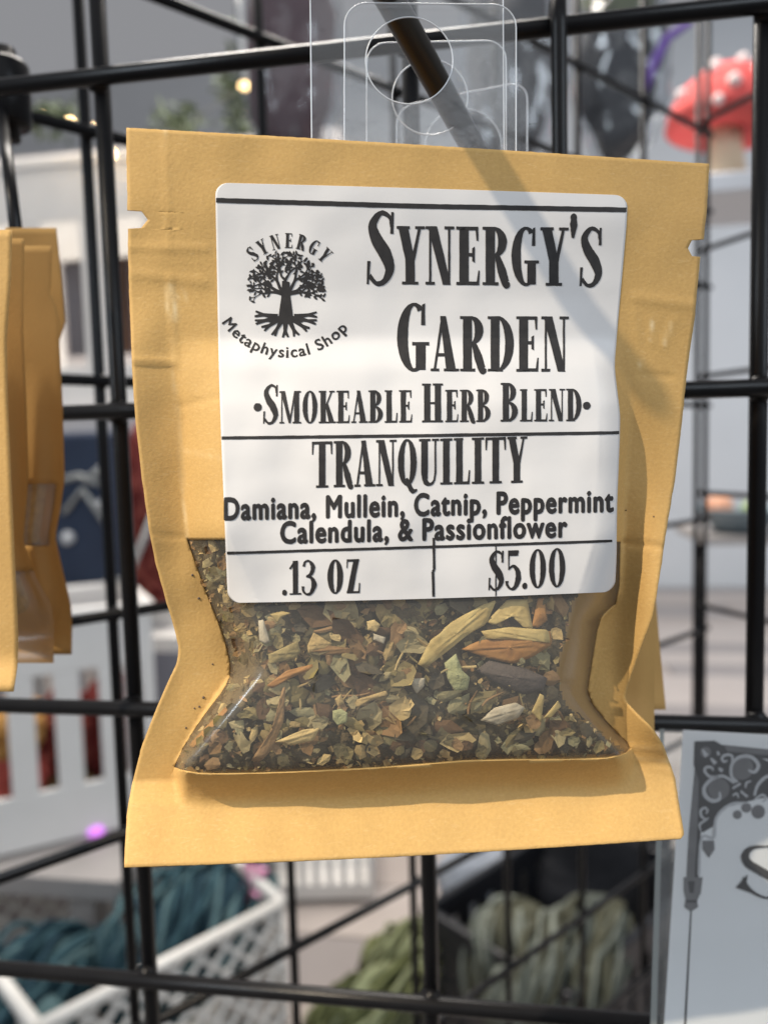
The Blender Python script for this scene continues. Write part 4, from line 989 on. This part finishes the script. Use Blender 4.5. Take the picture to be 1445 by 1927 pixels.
yarn("yarn_ball", "coral yarn ball under the orange one in the slotted basket", at(45, 1450, 1.13), (.045, .05, .05), cora, 22, 40, .004)
yarn("yarn_ball", "deep red yarn ball in the middle of the slotted basket", at(125, 1380, 1.18), (.05, .05, .075), redy, 23, 50, .004)
yarn("yarn_ball", "dark red yarn ball at the far end of the slotted basket", at(215, 1370, 1.22), (.06, .05, .09), redy[2:] + redy[:1], 24, 50, .004)
yarn("yarn_ball", "brown yarn ball at the bottom of the slotted white basket", at(110, 1480, 1.17), (.07, .05, .035), brow, 25, 40, .004)
m_bench = mat("grey_bench_top", (.28, .26, .25, 1), .5, (.33, .31, .30, 1), 8)
bxr = pB.x + .02; mb = MB(); mb.box((bxr - .475, 1.26, zb - .02), (.95, .54, .03)); 
bn = empty("low_bench", Vector((onY(-100, 1560, 1.15).x, 1.2, 0)), "low grey bench carrying the slotted white basket", "bench")
mb.build("bench_top", m_bench, bn, smooth=False)
for sx in (-.38, .40):
    for sy in (-.25, .25): mb = MB(); mb.box((bxr - .475 + sx, 1.26 + sy * .9, (zb - .035) / 2), (.04, .04, zb - .035)); mb.build("leg", m_bench, bn, smooth=False)
m_viol = mat("violet_glow", (.4, .1, .5, 1), .4, emit=((.75, .25, .95, 1), 1.1))
mb = MB(); mb.lathe(onZ(192, 1556, zb) + Vector((0, -.02, 0)), [(0, 0), (.013, 0), (.015, .004), (.011, .012), (0, .014)], 16); simple("tea_light", mb, m_viol, "small glowing violet tea light at the bench edge", "light")

# -- white shelving, navy bin and red bundle (left)
Ys = 2.3
cab = empty("white_shelf_unit", Vector((onY(40, 700, Ys).x, Ys, 0)), "white painted shelf unit with cornice against the grey wall", "shelf unit")
m_cab = mat("white_shelf_paint", (.50, .47, .46, 1), .55, (.54, .51, .50, 1), 10)
x0, x1 = onY(-260, 600, Ys).x, onY(640, 600, Ys).x
def cb(nm, px0, py0, px1, py1, y0, dp, m=m_cab):
    a, b = onY(px0, py0, y0), onY(px1, py1, y0); mb = MB(); mb.box(((a.x + b.x) / 2, y0 + dp / 2, (a.z + b.z) / 2), (abs(b.x - a.x), dp, abs(a.z - b.z))); return mb.build(nm, m, cab, smooth=False)
cb("cornice", -260, 322, 640, 352, Ys - .06, .42); cb("fascia", -260, 352, 640, 410, Ys, .34)
cb("shelf_board", -260, 690, 640, 716, Ys, .34); cb("shelf_board", -260, 800, 480, 826, 1.5, 1.1)
cb("post", 100, 400, 126, 1500, Ys - .005, .04); cb("post", 330, 400, 356, 1500, Ys - .005, .04); cb("post", -150, 400, -124, 1500, Ys - .005, .04)
cb("back_board", -260, 400, 640, 1500, Ys + .30, .02, mat("shelf_back", (.36, .35, .39, 1), .7, (.40, .39, .42, 1), 6))
cb("drawer_front", -260, 716, 640, 800, Ys + .02, .28, mat("shelf_drawer", (.38, .34, .33, 1), .6, (.42, .38, .36, 1), 6))
sb = [onY(-140, 800, 1.56), onY(430, 800, 1.56)]
slot_basket('slotted_basket', 'white slotted basket standing on the shelf board, high beside the grid', sb[0], sb[1], onY(100, 298, 1.56).z, sb[0].z + .004, .3, 6, m_white, .62, 1, .2, .76)
m_amber = mat("amber_box_card", (.42, .27, .10, 1), .7, (.34, .20, .07, 1), 10); m_tan = mat("tan_box_card", (.30, .15, .07, 1), .7, (.24, .12, .06, 1), 10)
for px, py, wd, ht, m, lb in ((75, 480, 26, 80, m_amber, "small amber carton on the white shelf, beside the post"), (265, 520, 50, 150, m_tan, "tall brown carton on the white shelf, behind the pouch edge"), (205, 560, 30, 180, m_tan, "slim brown carton seen between the paired grid wires")):
    a, b = onY(px - wd / 2, py - ht / 2, Ys + .1), onY(px + wd / 2, 690, Ys + .1); mb = MB(); mb.box(((a.x + b.x) / 2, Ys + .15, (a.z + b.z) / 2), (b.x - a.x, .1, a.z - b.z)); o = simple("carton", mb, m, lb, "box", None, False)
    o.modifiers.new("round", 'BEVEL').width = .004
Yn = 1.35
m_navy = mat("navy_cloth", (.012, .022, .05, 1), .7, (.02, .035, .07, 1), 12); m_pale = mat("pale_ribbon", (.30, .31, .30, 1), .7, (.36, .37, .36, 1), 30)
nb = empty("navy_bin", Vector((onY(190, 1160, Yn).x, Yn, onY(190, 1160, Yn).z)), "dark navy cloth bin with crossed pale ribbons beside the olive pouch", "bin")
a, b = onY(40, 815, Yn), onY(222, 1172, Yn)
mb = MB(); mb.box(((a.x + b.x) / 2, Yn + .13, (a.z + b.z) / 2), (b.x - a.x, .22, a.z - b.z)); o = mb.build("bin_body", m_navy, nb, smooth=False); bv = o.modifiers.new("round", 'BEVEL'); bv.width = .012; bv.segments = 3
for p in ([(120, 965), (155, 920), (200, 985)], [(110, 905), (150, 895), (185, 910)], [(160, 905), (180, 890), (200, 870)]):
    mb = MB(); mb.tube([onY(x, y, Yn + .012) for x, y in p], .006, 8); mb.build("ribbon", m_pale, nb)
for x, y, r in ((128, 1012, .014), (188, 948, .008)):
    mb = MB(); mb.blob(onY(x, y, Yn + .012), r, .1, nu=14, nv=10); mb.build("bead", mat("pearl_bead%d" % x, (.45, .48, .52, 1), .25, (.5, .5, .5, 1), 10), nb)
mb = MB(); mb.box((onY(150, 1185, Yn).x, Yn + .14, onY(150, 1185, Yn).z - .02), (.62, .34, .028)); 
tb = empty("white_table", Vector((onY(150, 1185, Yn).x, Yn + .14, 0)), "white side table under the navy bin and red bundle", "table"); mb.build("table_top", m_white, tb, smooth=False)
for sx in (-.28, .28):
    for sy in (-.14, .14): mb = MB(); zt2 = onY(150, 1185, Yn).z - .034; mb.box((onY(150, 1185, Yn).x + sx, Yn + .14 + sy, zt2 / 2), (.03, .03, zt2)); mb.build("leg", m_white, tb, smooth=False)
yarn("yarn_skein", "dusky red yarn bundle standing beside the navy bin", onY(285, 970, Yn + .06), (.06, .05, .165), redy, 31, 70, .005)
mb = MB(); mb.tube([onY(200, 1095, Yn - .02), onY(240, 1090, Yn - .03), onY(300, 940, Yn - .02)], .006, 8); simple("cord", mb, m_pale, "pale cord tied across the dusky red yarn bundle", "cord")

# -- garland and string lights on the cornice and down the hanging bag
m_bulb = mat("warm_bulb", (1, .8, .5, 1), .3, emit=((1, .66, .28, 1), 14.0)); m_leafg = mat("garland_leaf", (.05, .075, .035, 1), .7, (.09, .11, .06, 1), 40)
sl = empty("string_lights", onY(130, 330, Ys - .08), "warm fairy lights strung along the shelf cornice and greenery", "string lights")
pts = [(-60, 215), (80, 223), (132, 231), (170, 243), (209, 289), (330, 250), (460, 160), (478, 197), (481, 218)]
mb = MB(); mb.tube([onY(x, y, 1.5) for x, y in pts], .0012, 5); mb.build("cable", mat("thin_cable", (.05, .05, .03, 1), .5), sl)
for x, y in pts[1:5] + pts[6:]: mb = MB(); mb.blob(onY(x, y, 1.5), .0085, 0, nu=12, nv=8); mb.build("bulb", m_bulb, sl)
def leafball(c, r, n, s, m, seed, name, label, cat="garland", group=None):
    rr = random.Random(seed); mb = MB()
    for i in range(n):
        p = Vector(c) + Vector((rr.gauss(0, .5) * r[0], rr.gauss(0, .5) * r[1], rr.gauss(0, .5) * r[2])); M = Matrix.Rotation(rr.uniform(0, 6), 3, Vector((rr.gauss(0, 1), rr.gauss(0, 1), rr.gauss(0, 1))).normalized())
        mb.add([p + M @ Vector(v) * s for v in ((-1, 0, 0), (0, .4, .1), (1, 0, 0), (0, -.4, .1))], [(0, 1, 2, 3)])
    return simple(name, mb, m, label, cat, group, False)
gg = "greenery sprigs with fairy lights"
leafball(onY(90, 225, Ys - .04), (.09, .04, .05), 160, .022, m_leafg, 1, "leaf_sprig", "leafy green sprig on the cornice beside two fairy lights", "greenery", gg)
leafball(onY(335, 232, Ys + .1), (.07, .05, .06), 120, .022, m_leafg, 2, "leaf_sprig", "grey green sprig rising behind the pouch's upper edge", "greenery", gg)
leafball(onY(450, 190, Ys - .04), (.06, .05, .15), 200, .022, m_leafg, 3, "leaf_sprig", "hanging green sprig beside the plum bundle", "greenery", gg)

# -- clear bags hanging behind the grid
m_plum = mat("plum_cloth", (.055, .014, .020, 1), .85, (.09, .03, .035, 1), 20, bump=.5, bscale=40, bdist=.01); m_dark = mat("black_cloth", (.007, .007, .009, 1), .8, (.014, .014, .018, 1), 20, bump=.5, bscale=40, bdist=.01)
m_bag = clearmat("clear_bag", (.92, .94, .96, 1), .14, .06, (.6, .66, .74, 1), 1.5, bump=.6, bscale=14, bdist=.02)
def hang_bag(name, label, pc, d, size, m_in, seed, topm=None):
    c = W(pc[0], pc[1], d); e = empty(name, c - Vector((0, 0, size[2])), label, "bag")
    mb = MB(); mb.blob(c, (size[0] * .8, size[1] * .7, size[2] * .92), .2, 2.0, 36, 26, seed); mb.build("contents", m_in, e)
    if topm: mb = MB(); mb.blob(c + Vector((0, -.01, size[2] * .55)), (size[0] * .62, size[1] * .7, size[2] * .38), .3, 3, 28, 18, seed + 1); mb.build("moss_top", topm, e)
    mb = MB(); mb.blob(c, size, .13, 2.6, 40, 28, seed + 2); mb.build("plastic_bag", m_bag, e)
    return e, c
pl_e, c = hang_bag("bagged_bundle", "dark plum cloth bundle in a shiny clear bag behind the hang tab", (545, 60), 1.05, (.075, .07, .20), m_plum, 2)
mb = MB(); mb.tube([W(447, -30, .98), W(452, 20, .98), W(459, 108, .98), W(463, 150, .98)], .0038, 8); mb.build("white_strap", m_white, pl_e)
gr_e, c = hang_bag("bagged_bundle", "grey cloth bundle in clear plastic right of the hook rod", (960, 110), 1.25, (.085, .07, .22), mat("grey_cloth", (.06, .058, .06, 1), .85, (.10, .09, .085, 1), 14, bump=.5, bscale=40, bdist=.01), 7)
m_mossb = mat("moss_green_felt", (.16, .17, .07, 1), .95, (.10, .11, .05, 1), 50, bump=.6, bscale=200, bdist=.004)
bl_e, c = hang_bag("bagged_bundle", "black cloth bundle topped with moss green in a clear bag by the grid", (1165, 120), .95, (.062, .06, .125), m_dark, 12, m_mossb)
m_purp = mat("purple_ribbon", (.14, .07, .34, 1), .5, (.2, .1, .42, 1), 30)
mb = MB(); mb.tube([W(1300, 40, .9), W(1255, 70, .9), W(1228, 120, .9), W(1212, 175, .9)], [.004, .006, .007, .003], 8); mb.build("purple_ribbon", m_purp, bl_e)

# -- toadstool ornament on a white shelf (right)
Yt = 1.5; tsn_ = onY(1362, 352, Yt)
ts_ = empty("toadstool_ornament", Vector((tsn_.x, tsn_.y, tsn_.z)), "red felt toadstool with pale spots and cream stem on the white shelf", "ornament")
m_red = mat("red_felt", (.60, .06, .06, 1), .85, (.66, .11, .10, 1), 30, bump=.4, bscale=200, bdist=.003); m_cream = mat("cream_felt", (.62, .52, .38, 1), .9, (.56, .45, .30, 1), 20, bump=.4, bscale=150, bdist=.003); m_spot = mat("pale_spot", (.85, .78, .76, 1), .9, (.8, .62, .6, 1), 30)
k = Yt / FP; cz = onY(1362, 250, Yt).z - tsn_.z; R_ = 98 * k; Hc = 110 * k
mb = MB(); mb.lathe(tsn_, [(0, 0), (32 * k, 0), (36 * k, 20 * k), (30 * k, 60 * k), (26 * k, cz + .01), (0, cz + .01)], 24); mb.build("stem", m_cream, ts_)
tilt = Matrix.Rotation(.12, 3, 'Y')
mb = MB(); mb.lathe(tsn_ + Vector((0, 0, cz)), [(0, .006), (R_ * .8, -.002), (R_, .004), (R_ * .98, Hc * .25), (R_ * .82, Hc * .6), (R_ * .5, Hc * .88), (R_ * .2, Hc * .98), (0, Hc)], 32, rot=tilt); mb.build("cap", m_red, ts_)
for th, el, r in ((-100, 25, 9), (-70, 40, 10), (-40, 22, 8), (-130, 45, 9), (-85, 62, 9), (-20, 45, 8), (-160, 25, 8), (-60, 12, 7), (-112, 8, 7), (-145, 66, 8), (-30, 68, 9)):
    a, e_ = math.radians(th), math.radians(el); p = tsn_ + Vector((0, 0, cz)) + tilt @ Vector((R_ * math.cos(a) * math.cos(e_), R_ * math.sin(a) * math.cos(e_), Hc * math.sin(e_)))
    mb = MB(); mb.blob(p, r * k * 1.25, .1, nu=12, nv=8); mb.build("spot", m_spot, ts_)
sh = onY(1362, 352, Yt); mb = MB(); mb.box((sh.x + .05, Yt + .02, sh.z - .018), (.42, .22, .034)); o = simple("wall_shelf", mb, mat("white_shelf_board", (.72, .74, .78, 1), .4, (.76, .78, .82, 1), 10), "white shelf board under the red toadstool", "shelf", None, False); o.modifiers.new("round", 'BEVEL').width = .004
# -- dish of sweets (right)
Yd = 2.0; dc = onY(1392, 1000, Yd); k = Yd / FP
di = empty("serving_dish", dc, "shallow blue-grey dish with an orange slice seen between grid wires", "dish")
mb = MB(); mb.lathe(dc, [(0, 0), (40 * k, 0), (74 * k, 40 * k), (76 * k, 44 * k), (70 * k, 42 * k), (36 * k, 8 * k), (0, 8 * k)], 28); mb.build("bowl", mat("blue_grey_glaze", (.16, .21, .24, 1), .35, (.2, .25, .28, 1), 10), di)
mb = MB(); mb.blob(onY(1352, 955, Yd - .03), (26 * k, 20 * k, 22 * k), .15, nu=18, nv=12, seed=3); mb.build("orange_slice", mat("orange_peel", (.55, .24, .14, 1), .6, (.60, .34, .22, 1), 40), di)
mb = MB(); mb.blob(onY(1415, 958, Yd - .03), (18 * k, 18 * k, 16 * k), .15, nu=18, nv=12, seed=5); mb.build("green_slice", mat("lime_peel", (.25, .34, .14, 1), .6, (.3, .4, .2, 1), 40), di)
mb = MB(); mb.box((dc.x + .1, Yd + .05, dc.z - .012), (.42, .3, .02)); st = empty("side_stand", Vector((dc.x + .1, Yd + .05, 0)), "grey side stand carrying the blue-grey dish", "stand"); mb.build("stand_top", m_bench, st, smooth=False)
for sx in (-.18, .18): mb = MB(); mb.tube([Vector((dc.x + .1 + sx, Yd + .05, 0)), Vector((dc.x + .1 + sx, Yd + .05, dc.z - .02))], .008, 8); mb.build("leg", m_black, st)

# -- black slotted basket, sage yarn, black bag, white lattice basket, moss (floor, centre right)
bA, bB = onZ(1070, 1870, .24), onZ(1330, 1640, .24)
slot_basket("black_basket", "black plastic basket with small slots holding sage yarn, on the floor", bA, bB, .24, .01, .26, 9, m_bplas, .34, 3, .16, .82)
mid = (onZ(1070, 1870, .24) + onZ(1330, 1640, .24)) / 2
hank("sage green yarn hank standing up in the black slotted basket", [onZ(950, 1935, .16), onZ(1050, 1830, .22), onZ(1150, 1725, .22)], .07, sage, 41)
hank("dull green yarn hank beside the sage one in the black basket", [onZ(900, 1880, .14), onZ(960, 1780, .22), onZ(1010, 1720, .24)], .06, sage[::-1], 42)
mb = MB(); mb.blob(onZ(1130, 1700, .16) + Vector((.0, .12, .0)), (.15, .10, .17), .25, 2, 36, 24, 9); simple("black_bag", mb, m_dark, "slumped black cloth bag behind the black basket", "bag")
lA, lB = onZ(520, 1695, .012), onZ(700, 1690, .012)
slot_basket("lattice_basket", "white lattice basket standing on the floor below the pouch", lA, lB, .16, .012, .2, 7, m_white, .5, 2, .22, .8)
hank("moss green yarn hank lying on the floor boards", [onZ(590, 1950, .04), onZ(690, 1900, .06), onZ(830, 1820, .05)], .05, moss, 51)
hank("small pale moss yarn hank on the floor behind the moss hank", [onZ(690, 1830, .04), onZ(755, 1795, .06), onZ(830, 1750, .05)], .045, moss[1:] + moss[:1], 52)
m_pink = mat("pink_petal", (.62, .22, .38, 1), .7, (.7, .35, .5, 1), 40)
leafball(onZ(478, 1652, .30), (.02, .02, .025), 50, .012, m_pink, 9, "pink_flower", "small pink cloth flower by the mesh basket rim", "flower")
m_blu = mat("pale_blue_cloth", (.22, .25, .30, 1), .8, (.3, .33, .38, 1), 12, bump=.4, bscale=40, bdist=.01)
mb = MB(); mb.blob(onZ(905, 1660, .08), (.09, .07, .08), .25, 2, 28, 18, 14); simple("cloth_bundle", mb, m_blu, "pale blue-grey cloth bundle on the floor left of the black bag", "bundle")
